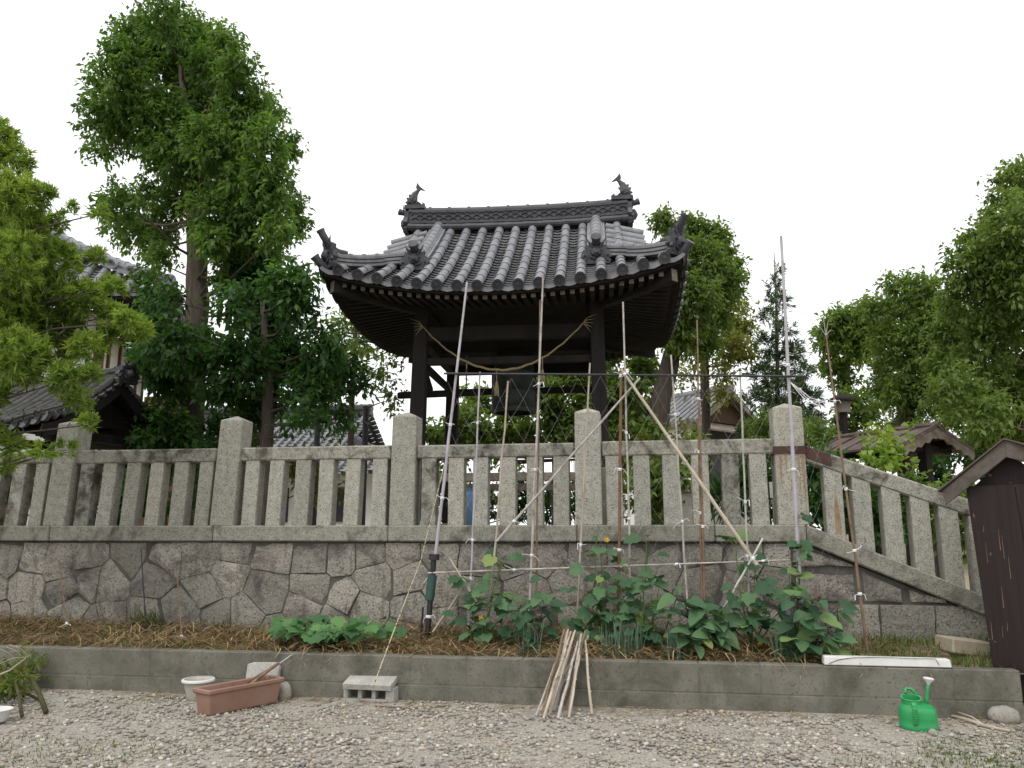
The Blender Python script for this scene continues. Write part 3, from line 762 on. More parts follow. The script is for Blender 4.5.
# ridge
RIDGE = 1.71
def rp(x_): return MT @ Vector((x_, 0, ZR-.05+.045*(abs(x_)/RIDGE)**2.5))
path = [rp(-RIDGE+2*RIDGE*i/24) for i in range(25)]
mb = MB()
hR = stacked_ridge(mb, path, .30, (.06, .03, .035), .001, kn=False)
p2 = [q+Vector((0,0,.125)) for q in path]
stacked_ridge(mb, p2, .22, (.145,), .001, kn=False)
p3 = [q+Vector((0,0,.27)) for q in path]
stacked_ridge(mb, p3, .26, (.025, .03), .075, knob=.31)
# two half-round tile rows at the ridge foot, and the wave lattice band on both faces
e_ = MT.to_3x3() @ Vector((1,0,0)); f_ = MT.to_3x3() @ Vector((0,1,0))
for sy in (-1, 1):
    l = -RIDGE+.02
    while l < RIDGE-.05:
        l2 = min(l+.3, RIDGE); a = rp(l)+f_*(sy*.19)-Vector((0,0,.0)); b_ = rp(l2)+f_*(sy*.19)
        mb.tube([a, b_], [.056,.050], 10); l = l2
    for row in range(3):
        k = 0; x_ = -RIDGE+.04+(.075 if row % 2 else 0)
        while x_ < RIDGE-.15:
            pts = [rp(x_+.15*i/6)+f_*(sy*.118)+Vector((0,0,.135+.042*row+.05*sin(pi*i/6))) for i in range(7)]
            mb.tube(pts, [.012]*7, 5, False); x_ += .15
ridge_o = mk('main_ridge', mb, TILE_DARK, tower, smooth=True, auto=35)
for sx in (-1, 1):
    mb = MB(); fish_ornament(mb, rp(sx*(RIDGE-.10))+Vector((0,0,.40)), e_*sx, .92); mk('ridge_fish', mb, TILE_DARK, ridge_o)
    mb = MB(); c = rp(sx*(RIDGE+.028))+Vector((0,0,-.06)); demon_tile(mb, c, e_*sx, .40, .36)
    horn_tile(mb, c+Vector((0,0,.36)), e_*sx, (.14, .03), .045); mk('ridge_end_tile', mb, TILE_DARK, ridge_o)
# descending ridges and corner ridges
XD = 1.22; QB = .70
for sx in (-1, 1):
    for side in 'fb':
        cc = sx*XD if side == 'f' else -sx*XD
        path = [rf.pt(side, cc, QB+(rf.B-.12-QB)*i/10, .03) for i in range(11)]
        mb = MB(); hD = stacked_ridge(mb, path, .27, (.03, .02, .03, .02), .075, knob=.17)
        dr = mk('descending_ridge', mb, TILE, tower, smooth=True, auto=35)
        mb = MB(); fw = (path[0]-path[2]); fw.z = 0
        c = path[0]+fw.normalized()*.05-Vector((0,0,.05)); demon_tile(mb, c, fw, .29, .34)
        horn_tile(mb, c+Vector((0,0,.27)), fw, (.13, .045), .058); mk('demon_tile', mb, TILE_DARK, dr)
        # corner ridge along the hip
        pts = []
        for i in range(13):
            f = i/12; q = .64*(1-f)+.10*f
            c_ = (rf.A-q); z_ = rf.z('f', c_, q)+.025
            sy = -1 if side == 'f' else 1
            pts.append(MT @ Vector((sx*c_, sy*(rf.A-q), z_)))
        # let it start beside the descending ridge's foot
        st = rf.pt(side, (sx if side == 'f' else -sx)*(XD+.16), QB+.06, .03)
        pts = [st.lerp(pts[0], .0), st.lerp(pts[0], .5)]+pts
        mb = MB(); stacked_ridge(mb, pts, .25, (.03, .022, .03, .022, .03), .062, knob=.2)
        crn = mk('corner_ridge', mb, PAN_TILE, tower, smooth=True, auto=35)
        fw = pts[-1]-pts[-4]; fz = fw.normalized(); fw.z = 0; fw.normalize()
        mb = MB(); c = pts[-1]+fw*.03-Vector((0,0,.03)); demon_tile(mb, c, fw, .36, .30)
        horn_tile(mb, c+Vector((0,0,.24))-fw*.12, fw, (.26, .24), .048)
        horn_tile(mb, c+Vector((0,0,-.02)), fw, (.20, .13), .052)
        mk('corner_demon_tile', mb, TILE_DARK, crn, smooth=True, auto=40)
# gable walls with barge boards
for sx in (-1, 1):
    mb = MB(); gx = sx*(rf.Xg-.28)
    pr = [(y_, rf.z('f', 0, rf.B-abs(y_))-.06) for y_ in [(-1+2*i/12)*(rf.B-.75) for i in range(13)]]
    vs_ = [MT @ Vector((gx, y_, z_)) for y_, z_ in pr]+[MT @ Vector((gx, (rf.B-.75), ZE+.2)), MT @ Vector((gx, -(rf.B-.75), ZE+.2))]
    n_ = len(vs_); vs_ += [q-e_*(sx*.05) for q in vs_]
    mb.add(vs_, [tuple(range(n_)), tuple(range(2*n_-1, n_-1, -1))]+[(k, k+n_, (k+1)%n_+n_, (k+1)%n_) for k in range(n_)])
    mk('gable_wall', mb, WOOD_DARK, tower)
    mb = MB(); gx = sx*(rf.Xg+.02)
    for sy in (-1, 1):
        rows_ = []
        for i in range(9):
            y_ = sy*(rf.B-.72)*i/8; z_ = rf.z('f', 0, rf.B-abs(y_))-.035
            rows_.append([MT @ Vector((gx, y_, z_)), MT @ Vector((gx, y_, z_-.15)), MT @ Vector((gx-sx*.05, y_, z_-.15)), MT @ Vector((gx-sx*.05, y_, z_))])
        mb.grid(rows_)
    mk('barge_board', mb, WOOD_DARK, tower)

# ------------------------------------------------------------------ bell, striker, ropes
zb = zpx(514, 413, SCN); Rb = .345
t_b, _, _ = TSZ(onwall(514, 395, SCN))
Mb = MW @ Matrix.Translation((t_b, SCN, zb))
prof = [(Rb*.80,-.0),(Rb,.0),(Rb*1.02,.03),(Rb*1.0,.07),(Rb*.965,.09),(Rb*.95,.25),(Rb*.965,.27),(Rb*.965,.31),(Rb*.935,.33),(Rb*.91,.55),(Rb*.925,.57),(Rb*.92,.60),(Rb*.88,.62),(Rb*.84,.78),(Rb*.80,.86),(Rb*.70,.93),(Rb*.4,.97),(0.01,.98)]
mb = MB(); mb.lathe(prof, 36, Mb)
for k in range(4):
    a = k*pi/2; mb.box((-.02,Rb*.86,.09),(.02,Rb*.98,.6), Mb @ Matrix.Rotation(a, 4, 'Z'))
for k in range(28):
    if k % 7 == 0: continue
    for z_ in (.66, .71, .76):
        a = 2*pi*k/28; mb.ball(Mb @ Vector((Rb*(.865-.25*(z_-.66))*cos(a), Rb*(.865-.25*(z_-.66))*sin(a), z_)), .016, 6, 4)
bell = mk('temple_bell', mb, BRONZE, loc=Mb @ Vector((0,0,0)), smooth=True, auto=30)
tag(bell, 'green bronze temple bell hanging inside the bell tower', 'bell')
mb = MB(); mb.tube([Mb @ Vector((.1*cos(a), 0, .96+.14*sin(a))) for a in [pi*i/8 for i in range(9)]], .03, 8)
mb.tube([Mb @ Vector((0,0,1.08)), Mb @ Vector((0,0,max(1.15, zu-zb)))], .02, 6); mk('hanger', mb, BRONZE, bell)
za = zpx(430, 396, SCN)
a = MW @ Vector((TSZ(onwall(398, 394, SCN))[0], SCN, za+.02)); b_ = MW @ Vector((t_b-Rb-.12, SCN, za+.04))
mb = MB(); mb.tube([a, a.lerp(b_, .02), b_.lerp(a, .02), b_], [.045,.055,.055,.045], 12)
strk = mk('bell_striker', mb, WOOD_DARK, smooth=True, auto=40); tag(strk, 'dark horizontal striking log hung beside the bell', 'bell striker')
for f in (.3, .8):
    mb = MB(); q = a.lerp(b_, f); mb.tube([q, q+Vector((0,0,zu-q.z))], .012, 6); mk('hanging_rope', mb, STRAW_ROPE, strk)
sR = SF-.16
mb = MB(); pts = []
pa, pb = onwall(423, 327, sR), onwall(583, 323, sR)
for i in range(33):
    f = i/32; q = pa.lerp(pb, f); q.z -= .62*(1-(2*f-1)**2) * (1 if f < .5 else 1); pts.append(q+Vector((.004*sin(i*2.1), 0, .006*cos(i*2.1))))
mb.tube(pts, [.010+.008*(1-abs(2*i/32-1)) for i in range(33)], 7)
for q, d in ((pa, -1), (pb, 1)):
    for k in range(5): mb.tube([q, q+Vector((d*.05, 0, .03*k-.05)), q+Vector((d*(.10+.02*k), 0, .06*k-.12))], [.008,.006,.002], 5)
rope = mk('sacred_straw_rope', mb, STRAW_ROPE, smooth=True); tag(rope, 'sagging twisted straw rope strung across the front of the bell tower', 'rope')
for f, ln in ((.48, .36), (.76, .36), (.30, .2)):
    q = pts[int(f*32)]; mb = MB()
    mb.tube([q, q-Vector((0,0,ln*.5))], .007, 5)
    if ln > .3:
        for k in range(9):
            a_ = k*.7; mb.tube([q-Vector((0,0,ln*.45)), q-Vector((-.02*cos(a_), -.02*sin(a_), ln*.7)), q-Vector((-.03*cos(a_), -.03*sin(a_), ln))], [.012,.010,.004], 5)
    mk('straw_tassel', mb, STRAW_ROPE, rope)
for px, py, sz in ((545, 383, .14), (555, 375, .1), (430, 345, .16)):
    pass
# ------------------------------------------------------------------ buildings beyond the fence
def body(name, M, lo, hi, mat, parent): 
    mb = MB(); mb.box(lo, hi, M); return mk(name, mb, mat, parent)
# temple hall
pe = TSZ(at(176, 294, 15.0)); HA, HB = 9.0, 5.0
MH = MW @ Matrix.Translation((pe[0], pe[1], 0)) @ Matrix.Rotation(R(27), 4, 'Z') @ Matrix.Translation((-HA, HB, 0))
hall = thing('temple_hall', 'large white walled temple hall with grey tiled hipped roof and brown posts', 'temple hall', MH @ Vector((0,0,GZ)))
hr = Roof(MH, HA, HB, HA-HB+.3, pe[2]-.25, 3.7, .62, .28, 3, .30, .085)
mb = MB(); hr.tiles(mb, .35, .16, 5); mk('roof_tiles', mb, [TILE, PAN_TILE, TILE_DARK], hall, smooth=True, auto=40)
mb = MB()
for side in 'fbrl':
    h = HA if side in 'fb' else HB
    mb.grid([[hr.pt(side, (-1+2*i/12)*(h-q), q, -.14-.1*q) for i in range(13)] for q in (.02, .5, 1.0, 1.6)])
    mb.grid([[hr.pt(side, (-1+2*i/12)*h, .01, -.03), hr.pt(side, (-1+2*i/12)*h, .02, -.15)] for i in range(13)])
mk('eave_boards', mb, WOOD_DARK, hall)
for sx in (-1, 1):
    pts = [MH @ Vector((sx*(HA-q), -(HB-q), hr.z('f', HA-q, q)+.06)) for q in [.1+(HB-.1)*i/22 for i in range(23)]]
    mb = MB(); stacked_ridge(mb, pts, .30, (.08, .06, .05), .09, knob=.35)
    for i in range(1, 22, 2):                       # wave scroll tiles on the ridge flanks
        c = pts[i]; d = (pts[i+1]-pts[i-1]).normalized()
        for off in (-.17, .17):
            sv = d.cross(ZZ).normalized()*off
            mb.tube([c+sv+d*(.2*cos(a)*(1-.1*a))+ZZ*(.12+.12*sin(a)*(1-.1*a)) for a in [x*.6 for x in range(9)]], [.05-.004*k for k in range(9)], 6)
    mk('hip_ridge', mb, TILE, hall, smooth=True, auto=40)
mb = MB(); stacked_ridge(mb, [MH @ Vector((x_, 0, hr.ze+hr.rise)) for x_ in (-HA+HB, 0, HA-HB)], .4, (.1,.1,.1,.1), .1); mk('roof_ridge', mb, TILE_DARK, hall)
wl, wf = HA-1.5, HB-1.5; wt = hr.z('f', 0, 0)+.1
body('wall', MH, (-wl, -wf, GZ), (wl, wf, wt), PLASTER, hall)
for i in range(9):
    x_ = wl-i*1.35
    body('wall_post', MH, (x_-.09, -wf-.05, GZ), (x_+.09, -wf+.08, wt), WOOD_BROWN, hall)
for z_ in (GZ+1.15, GZ+2.5): body('wall_rail', MH, (-wl, -wf-.035, z_-.07), (wl, -wf+.05, z_+.07), WOOD_BROWN, hall)
for i in range(5): body('side_post', MH, (wl-.08, -wf+.9+i*1.5, GZ), (wl+.05, -wf+1.08+i*1.5, wt), WOOD_BROWN, hall)
# slatted screen beside the hall
pa, pb = at(143, 440, 13.2), at(186, 440, 12.9)
scr = MB(); d = (pb-pa); zt_ = at(160, 396, 13.1).z
for i in range(17):
    q = pa+d*(i/16); scr.box((-.03, -.02, GZ-.02), (.03, .02, zt_), Matrix.Translation((q.x, q.y, 0)))
for z_ in (GZ+.3, zt_-.12): scr.beam((pa.x, pa.y+.03, z_), (pb.x, pb.y+.03, z_), .03, .06)
tag(mk('slatted_screen', scr, WOOD_BROWN), 'brown upright slatted wooden screen beside the white temple hall', 'screen')
# small tiled gate in front of the hall
pg = at(92, 400, 10.2)
MG = Matrix.Translation((pg.x-.55, pg.y+.35, 0)) @ Matrix.Rotation(-R(26), 4, 'Z')
zr_ = at(118, 380, 10.2).z; zee = at(40, 423, 9.4).z
gr = Roof(MG, 1.15, .95, 1.15, zee, zr_-zee, .42, .10, 2.5, .2, .055)
gr.sides = 'fb'
gate = thing('small_tiled_gate', 'small dark roofed gate with old mossy tiles in front of the temple hall', 'gate', MG @ Vector((0,0,GZ)))
mb = MB(); gr.tiles(mb, .2, .1, 5); mk('roof_tiles', mb, [TILE_OLD, PAN_TILE, TILE_DARK], gate, smooth=True, auto=40)
mb = MB()
for side in 'fb': mb.grid([[gr.pt(side, c, q, -.06) for c in (-1.12, -.5, 0, .5, 1.12)] for q in (.0, .3, .6, .95)])
for side in 'fb': mb.grid([[gr.pt(side, c, q, -.15) for c in (-1.0, 0, 1.0)] for q in (.06, .5, .95)])
mk('roof_boards', mb, WOOD_DARK, gate)
ridge_p = [MG @ Vector((x_, 0, gr.ze+gr.rise-.02)) for x_ in (-1.15, -.6, 0, .6, 1.15)]
mb = MB(); stacked_ridge(mb, ridge_p, .2, (.05,.04,.04), .05); grd = mk('roof_ridge', mb, TILE_OLD, gate, smooth=True, auto=40)
for sx in (-1, 1):
    mb = MB(); c = MG @ Vector((sx*1.18, 0, gr.ze+gr.rise-.06)); dd = MG.to_3x3() @ Vector((sx,0,0)); demon_tile(mb, c, dd, .24, .26); horn_tile(mb, c+ZZ*.2, dd, (.14,.06), .035)
    mk('demon_tile', mb, TILE_DARK, grd)
    mb = MB()
    for sy in (-1, 1):
        rows_ = []
        for i in range(7):
            y_ = sy*.98*i/6; z_ = gr.z('f', 0, gr.B-abs(y_)) if abs(y_) < gr.B else gr.ze
            rows_.append([MG @ Vector((sx*1.10, y_, z_-.04)), MG @ Vector((sx*1.10, y_, z_-.20)), MG @ Vector((sx*1.06, y_, z_-.20)), MG @ Vector((sx*1.06, y_, z_-.04))])
        mb.grid(rows_)
    mk('barge_board', mb, WOOD_DARK, gate)
    mb = MB(); mb.add([MG @ Vector(q) for q in ((sx*.75,-.6,zee+.06),(sx*.75,.6,zee+.06),(sx*.75,0,zr_-.15))], ((0,1,2),)); mk('gable_board', mb, WOOD_DARK, gate)
    for sy in (-1, 1): body('gate_post', MG, (sx*.75-.08, sy*.5-.08, GZ-.02), (sx*.75+.08, sy*.5+.08, zee+.1), WOOD_DARK, gate)
for sy in (-1, 1): body('lintel', MG, (-1.0, sy*.5-.06, zee-.02), (1.0, sy*.5+.06, zee+.09), WOOD_DARK, gate)
for sx in (-1, 1): body('cross_beam', MG, (sx*.75-.06, -.8, zee-.14), (sx*.75+.06, .8, zee-.03), WOOD_DARK, gate)

# grey roofed house far behind
ph = TSZ(at(372, 412, 27.0)); MB_ = MW @ Matrix.Translation((ph[0]-3.2, ph[1], 0))
house = thing('tiled_house', 'distant house under a broad pale grey tiled roof behind the trees', 'house', MB_ @ Vector((0,0,GZ-.3)))
hz = Roof(MB_, 5.4, 4.0, 3.2, ph[2]-2.4, 2.3, .52, .1, 3, .27, .06)
mb = MB(); hz.tiles(mb, .4, .2, 4); mk('roof_tiles', mb, [TILE, PAN_TILE, TILE_DARK], house, smooth=True, auto=40)
mb = MB(); stacked_ridge(mb, [MB_ @ Vector((x_, 0, hz.ze+2.28)) for x_ in (-3.2, 0, 3.2)], .35, (.1,.1,.1), .1); mk('roof_ridge', mb, TILE_DARK, house)
for sy in (-1, 1):
    pts = [MB_ @ Vector((5.4-q, sy*(4.0-q), hz.z('f', 5.4-q, q)+.05)) for q in (.1, .7, 1.4, 2.1)]
    mb = MB(); stacked_ridge(mb, pts, .25, (.07,.07), .08); mk('corner_ridge', mb, TILE_DARK, house)
body('wall', MB_, (-4.6, -3.2, GZ-.3), (4.6, 3.2, ph[2]-2.3), PLASTER, house)
for x_ in (-3.2, -1.0, 1.2, 3.2):
    body('window', MB_, (x_-.6, -3.26, GZ+.3), (x_+.6, -3.2, GZ+1.3), IRON, house)

# white storehouse with brown gable
pw = at(722, 391, 25.0); rd = Vector((-.62, .78, 0)).normalized(); gd = Vector((.78, .62, 0)).normalized()
MS = Matrix(((gd.x, rd.x, 0, pw.x), (gd.y, rd.y, 0, pw.y), (0, 0, 1, 0), (0, 0, 0, 1)))
store = thing('white_storehouse', 'small white walled storehouse with brown plank gable and grey tiled roof', 'storehouse', MS @ Vector((0,0,GZ-.3)))
zA = pw.z; hw_ = 1.8; dz_ = 1.15
mb = MB(); tl = MB()
for sx in (-1, 1):
    vs_ = [(0,-.35,zA),(sx*hw_,-.35,zA-dz_),(sx*hw_,5.5,zA-dz_),(0,5.5,zA)]
    vs_ = [MS @ Vector(q) for q in vs_]; mb.add(vs_+[q-ZZ*.09 for q in vs_], ((0,1,2,3),(7,6,5,4),(0,4,5,1),(1,5,6,2),(2,6,7,3),(3,7,4,0)))
    for i in range(23):
        y_ = -.3+i*.25; tl.tube([MS @ Vector((sx*.08, y_, zA-.02)), MS @ Vector((sx*(hw_+.03), y_, zA-dz_+.02))], .05, 6)
    for k in range(12):
        f = (k+.5)/12; tl.beam(MS @ Vector((sx*hw_*f, -.33, zA-dz_*f+.012)), MS @ Vector((sx*hw_*f, 5.45, zA-dz_*f+.012)), .02, .03)
tl.tube([MS @ Vector((0,-.4,zA+.06)), MS @ Vector((0,5.55,zA+.06))], .12, 8)
mk('roof_slab', mb, WOOD_GREY, store); mk('roof_tiles', tl, TILE, store, smooth=True, auto=50)
zB = zA-dz_
mb = MB(); mb.add([MS @ Vector(q) for q in ((-hw_+.25,.0,zB+.12),(hw_-.25,.0,zB+.12),(0,.0,zA-.1),(-hw_+.25,.05,zB+.12),(hw_-.25,.05,zB+.12),(0,.05,zA-.1))], ((0,1,2),(5,4,3),(0,3,4,1),(1,4,5,2),(2,5,3,0))); mk('plank_gable', mb, GABLE_WOOD, store)
mb = MB()
for sx in (-1, 1): mb.beam(MS @ Vector((0,-.37,zA-.12)), MS @ Vector((sx*hw_,-.37,zB-.12)), .05, .16)
mk('barge_board', mb, WOOD_GREY, store)
body('wall', MS, (-hw_+.25, .06, GZ-.3), (hw_-.25, 5.3, zB+.1), PLASTER, store)
mb = MB(); vs_ = [MS @ Vector(q) for q in ((-hw_,-.9,zB-.28),(hw_,-.9,zB-.28),(hw_,.06,zB+.1),(-hw_,.06,zB+.1))]; mb.add(vs_+[q-ZZ*.05 for q in vs_], ((0,1,2,3),(7,6,5,4),(0,4,5,1),(1,5,6,2),(2,6,7,3),(3,7,4,0))); mk('canopy', mb, RUST_ROOF if False else WOOD_GREY, store)
body('door', MS, (-hw_+.35, .02, GZ-.3), (hw_-.35, .075, zB-.15), IRON, store)

# rust roofed shelter
pr_ = at(931, 426, 11.0); rd = Vector((-.45, .89, 0)).normalized()
gd = Vector((rd.y, -rd.x, 0)); 
MR = Matrix(((gd.x, rd.x, 0, pr_.x), (gd.y, rd.y, 0, pr_.y), (0, 0, 1, 0), (0, 0, 0, 1)))
shl = thing('rust_roofed_shelter', 'open wooden shelter with a rusty gabled sheet roof behind the balustrade', 'shelter', MR @ Vector((0,.8,.8)))
zA = pr_.z; hw_ = .74; dz_ = .30; ln = 1.6
mb = MB()
for sx in (-1, 1):
    vs_ = [MS_ for MS_ in (MR @ Vector(q) for q in ((0,-.1,zA),(sx*hw_,-.1,zA-dz_),(sx*hw_,ln,zA-dz_),(0,ln,zA)))]
    mb.add(vs_+[q-ZZ*.03 for q in vs_], ((0,1,2,3),(7,6,5,4),(0,4,5,1),(1,5,6,2),(2,6,7,3),(3,7,4,0)))
    for i in range(6):
        y_ = -.08+i*.32; mb.beam(MR @ Vector((sx*.02, y_, zA+.008)), MR @ Vector((sx*hw_, y_, zA-dz_+.008)), .025, .02)
mb.tube([MR @ Vector((0,-.13,zA+.012)), MR @ Vector((0,ln+.03,zA+.012))], .04, 8)
mk('sheet_roof', mb, RUST_ROOF, shl)
mb = MB()
for sx in (-1, 1):
    pts = [(0,zA-.035),(sx*hw_,zA-dz_-.035),(sx*hw_,zA-dz_-.10)]
    for k in range(9):
        f = 1-(k+.5)/9; pts.append((sx*hw_*f, zA-dz_*f-.10-(.035 if k % 2 else .075)))
    pts.append((0, zA-.17))
    if sx < 0: pts = pts[::-1]
    mb.prism(pts, .025, MR @ Matrix.Translation((0,-.085,0)))
mk('scalloped_barge_board', mb, WOOD_GREY, shl)
for sx in (-1, 1):
    for y_ in (.18, ln-.25):
        if sx > 0 and y_ < .5: continue
        body('post', MR, (sx*.38-.055, y_-.055, .35), (sx*.38+.055, y_+.055, zA-.2), WOOD_DARK, shl)
body('post', MR, (.0, .12, .35), (.13, .25, zA-.1), WOOD_DARK, shl)
for sx in (-1, 1): body('roof_beam', MR, (sx*.38-.045, -.05, zA-.30), (sx*.38+.045, ln-.05, zA-.19), WOOD_DARK, shl)
for y_ in (.18, ln-.25): body('tie_beam', MR, (-.6, y_-.04, zA-.34), (.6, y_+.04, zA-.25), WOOD_DARK, shl)

# lantern on a post
pl_ = at(843, 412, 15.0); zt_ = at(843, 395, 15.0).z
lan = thing('wooden_lantern', 'small roofed wooden lantern on a post behind the stone fence corner', 'lantern', (pl_.x, pl_.y, 1.0))
ML = Matrix.Translation((pl_.x, pl_.y, 0)) @ Matrix.Rotation(.3, 4, 'Z')
mb = MB(); mb.lathe([(.26,zt_-.12),(.25,zt_-.08),(.04,zt_+.02)], 4, ML @ Matrix.Rotation(pi/4,4,'Z'), True); mk('lantern_roof', mb, WOOD_DARK, lan)
body('lamp_box', ML, (-.10,-.10,zt_-.34), (.10,.10,zt_-.12), WOOD_GREY, lan)
body('post', ML, (-.05,-.05,.6), (.05,.05,zt_-.34), WOOD_DARK, lan)

# brown leaning shed at the end of the bed: its gabled front is turned towards the yard, its far end comes nearer
f0 = onz(998, 669, .325) + Vector((.02, .10, 0))
FX = Vector((cos(R(38)), -sin(R(38)), 0)); FN = Vector((sin(R(38)), cos(R(38)), 0))
def onshed(px, py, off=0):
    r = ray(px, py); q = EYE + r * (((f0-EYE).dot(FN)+off)/r.dot(FN)); return (q-f0).dot(FX), q.z
LTOP = onshed(966, 490); lean = LTOP[0]/(LTOP[1]-.325); AP = onshed(1004, 438, -.07); LE = onshed(942, 489, -.07); RE = onshed(1090, 462, -.07)
def SH(x_, y_, z_): return f0+FX*(x_+lean*(z_-.325))+FN*y_+ZZ*(z_-.325)
def SP(x_, y_, z_): return f0+FX*x_+FN*y_+ZZ*(z_-.325)
shed = thing('brown_wooden_shed', 'leaning dark brown board shed with gabled roof at the end of the low wall', 'shed', SP(.4, .3, .0))
Wd = RE[0]-.10; ze_ = LTOP[1]+.03; SD = .55
BOX6 = ((0,1,2,3),(7,6,5,4),(0,4,5,1),(1,5,6,2),(2,6,7,3),(3,7,4,0))
mb = MB(); nb = 2
for i in range(nb):
    x0, x1 = Wd*i/nb+.001, Wd*(i+1)/nb-.001; y_ = rng.uniform(0, .003)
    mb.add([SH(x0,y_,.0), SH(x1,y_,.0), SH(x1,y_,ze_), SH(x0,y_,ze_), SH(x0,.02,.0), SH(x1,.02,.0), SH(x1,.02,ze_), SH(x0,.02,ze_)], BOX6)
mk('front_boards', mb, SHED_WOOD, shed, bevel=.002)
mb = MB()
mb.add([SH(.005,.022,.0), SH(Wd-.005,.022,.0), SH(Wd-.005,.022,ze_-.01), SH(.005,.022,ze_-.01), SH(.005,SD,.0), SH(Wd-.005,SD,.0), SH(Wd-.005,SD,ze_-.01), SH(.005,SD,ze_-.01)], BOX6)
xa = AP[0]-lean*(ze_-.325)
mb.add([SH(.05,.06,ze_), SH(Wd-.05,.06,ze_), SP(AP[0],.06,AP[1]-.12), SH(.05,.10,ze_), SH(Wd-.05,.10,ze_), SP(AP[0],.10,AP[1]-.12)], ((0,1,2),(5,4,3),(0,3,4,1),(1,4,5,2),(2,5,3,0)))
mk('shed_walls', mb, SHED_WOOD, shed)
bb = MB(); rb = MB()
for (xe, ze2) in (LE, RE):
    vs_ = [SP(AP[0],-.07,AP[1]-.016), SP(xe,-.07,ze2-.016), SP(xe+(.015 if xe < AP[0] else -.015),-.07,ze2-.125), SP(AP[0],-.07,AP[1]-.145)]
    bb.add(vs_+[q+FN*.026 for q in vs_], BOX6)
    k = -.03 if xe < AP[0] else .03
    vs_ = [SP(AP[0],-.09,AP[1]-.012), SP(xe+k,-.09,ze2-.022), SP(xe+k,SD+.08,ze2-.022), SP(AP[0],SD+.08,AP[1]-.012)]
    rb.add(vs_+[q+ZZ*.013 for q in vs_], BOX6)
mk('barge_board', bb, SHED_BARGE, shed, bevel=.003)
sm_ = MB(); SCUFF = surf('pale_scuff', (.13,.085,.06), (.19,.13,.095), 20, .8, .2, bump_s=0)
for k in range(9):
    x_ = rng.uniform(.02, .26); z_ = rng.uniform(.35, ze_-.25); l_ = rng.uniform(.05, .22); w_ = rng.uniform(.002, .004)
    sm_.add([SH(x_-w_,-.0015,z_), SH(x_+w_,-.0015,z_), SH(x_+w_*.4+.006,-.0015,z_+l_), SH(x_-w_*.4+.006,-.0015,z_+l_)], ((0,1,2,3),))
mk('scuff_mark', sm_, SCUFF, shed)
mk('sheet_roof', rb, RUST_ROOF, shed)

# ------------------------------------------------------------------ trees
def unit(a): return a/np.maximum(np.linalg.norm(a, axis=-1, keepdims=True), 1e-6)
def foliage(seed, clumps, twigs, lpt, L_, Wd_, tl=.25, droop=.3, up=.2, fill=.3, flat=1.0, rosette=False, fold=.18, base_range=(0,1)):
    g = np.random.default_rng(seed); C = np.array([c for c, r in clumps]); Rr = np.array([r for c, r in clumps])
    wgt = (Rr**2); wgt /= wgt.sum(); idx = g.choice(len(C), twigs, p=wgt)
    Rr = np.maximum(Rr*.55, Rr-.35*tl-.15*L_); d = unit(g.normal(size=(twigs, 3)) + np.array([0, 0, .25]))
    rad = np.where(g.random(twigs) < fill, g.random(twigs)**.5*.8, .72+.33*g.random(twigs)**1.2)
    p = C[idx] + d*(Rr[idx]*rad)[:, None]*np.array([1, 1, flat])
    td = unit(d*.7 + g.normal(size=(twigs, 3))*.5 + np.array([0, 0, up]))
    cl_r = g.random(len(C)); tw_r = g.random(twigs)
    n = twigs*lpt; ti = np.repeat(np.arange(twigs), lpt)
    f = g.random(n); base = p[ti] + td[ti]*(f*tl)[:, None] + g.normal(size=(n, 3))*tl*.10
    if rosette:
        ld = unit(td[ti]*.9 + g.normal(size=(n, 3))*.55); base = p[ti] + td[ti]*(f*tl*.6)[:, None]
    else:
        ld = unit(td[ti]*.45 + g.normal(size=(n, 3))*.62 + np.array([0, 0, -droop]))
    nrm = g.normal(size=(n, 3))*.5 + np.array([0, 0, .9]) + d[ti]*.35
    sd_ = unit(np.cross(ld, nrm)); nrm = np.cross(sd_, ld)
    s_ = (.7+.6*g.random(n))[:, None]; l_ = L_*s_; w_ = Wd_*s_
    tip = base + ld*l_ - np.array([0, 0, 1])*l_*.12
    mid = base + ld*l_*.48
    V = np.stack([base, mid + sd_*w_/2 + nrm*w_*fold, tip, mid - sd_*w_/2 + nrm*w_*fold], 1).reshape(-1, 3)
    F = np.arange(n*4).reshape(-1, 4)
    A = .30*cl_r[idx][ti] + .40*tw_r[ti] + .30*g.random(n)
    A = base_range[0] + (base_range[1]-base_range[0])*A
    return V, F, A, p, td
def leafmat(name, stops, trans=.46, rough=.5, tcol=(1.4, 1.55, .7)): return by_attr(name, stops, rough, .3, trans, tcol)
LEAF_CAMPHOR = leafmat('dark_broad_leaf', [(0,(0.047,0.088,0.022)),(.45,(0.088,0.159,0.037)),(.8,(0.142,0.230,0.054)),(1,(0.212,0.295,0.083))])
LEAF_DEEP = leafmat('deep_green_leaf', [(0,(0.025,0.060,0.018)),(.5,(0.045,0.105,0.030)),(.85,(0.079,0.165,0.041)),(1,(0.193,0.300,0.054))])
LEAF_PODO = leafmat('yew_pine_leaf', [(0,(0.081,0.128,0.032)),(.35,(0.155,0.223,0.051)),(.7,(0.257,0.351,0.075)),(1,(0.392,0.420,0.128))])
LEAF_MID = leafmat('mid_green_leaf', [(0,(0.071,0.112,0.031)),(.5,(0.124,0.183,0.047)),(.85,(0.183,0.254,0.068)),(1,(0.260,0.330,0.094))])
LEAF_YELLOW = leafmat('olive_leaf', [(0,(0.079,0.090,0.024)),(.5,(0.149,0.173,0.041)),(1,(0.298,0.270,0.068))])
LEAF_FRESH = leafmat('fresh_leaf', [(0,(0.105,0.180,0.034)),(.5,(0.193,0.300,0.054)),(1,(0.333,0.340,0.081))], .35)
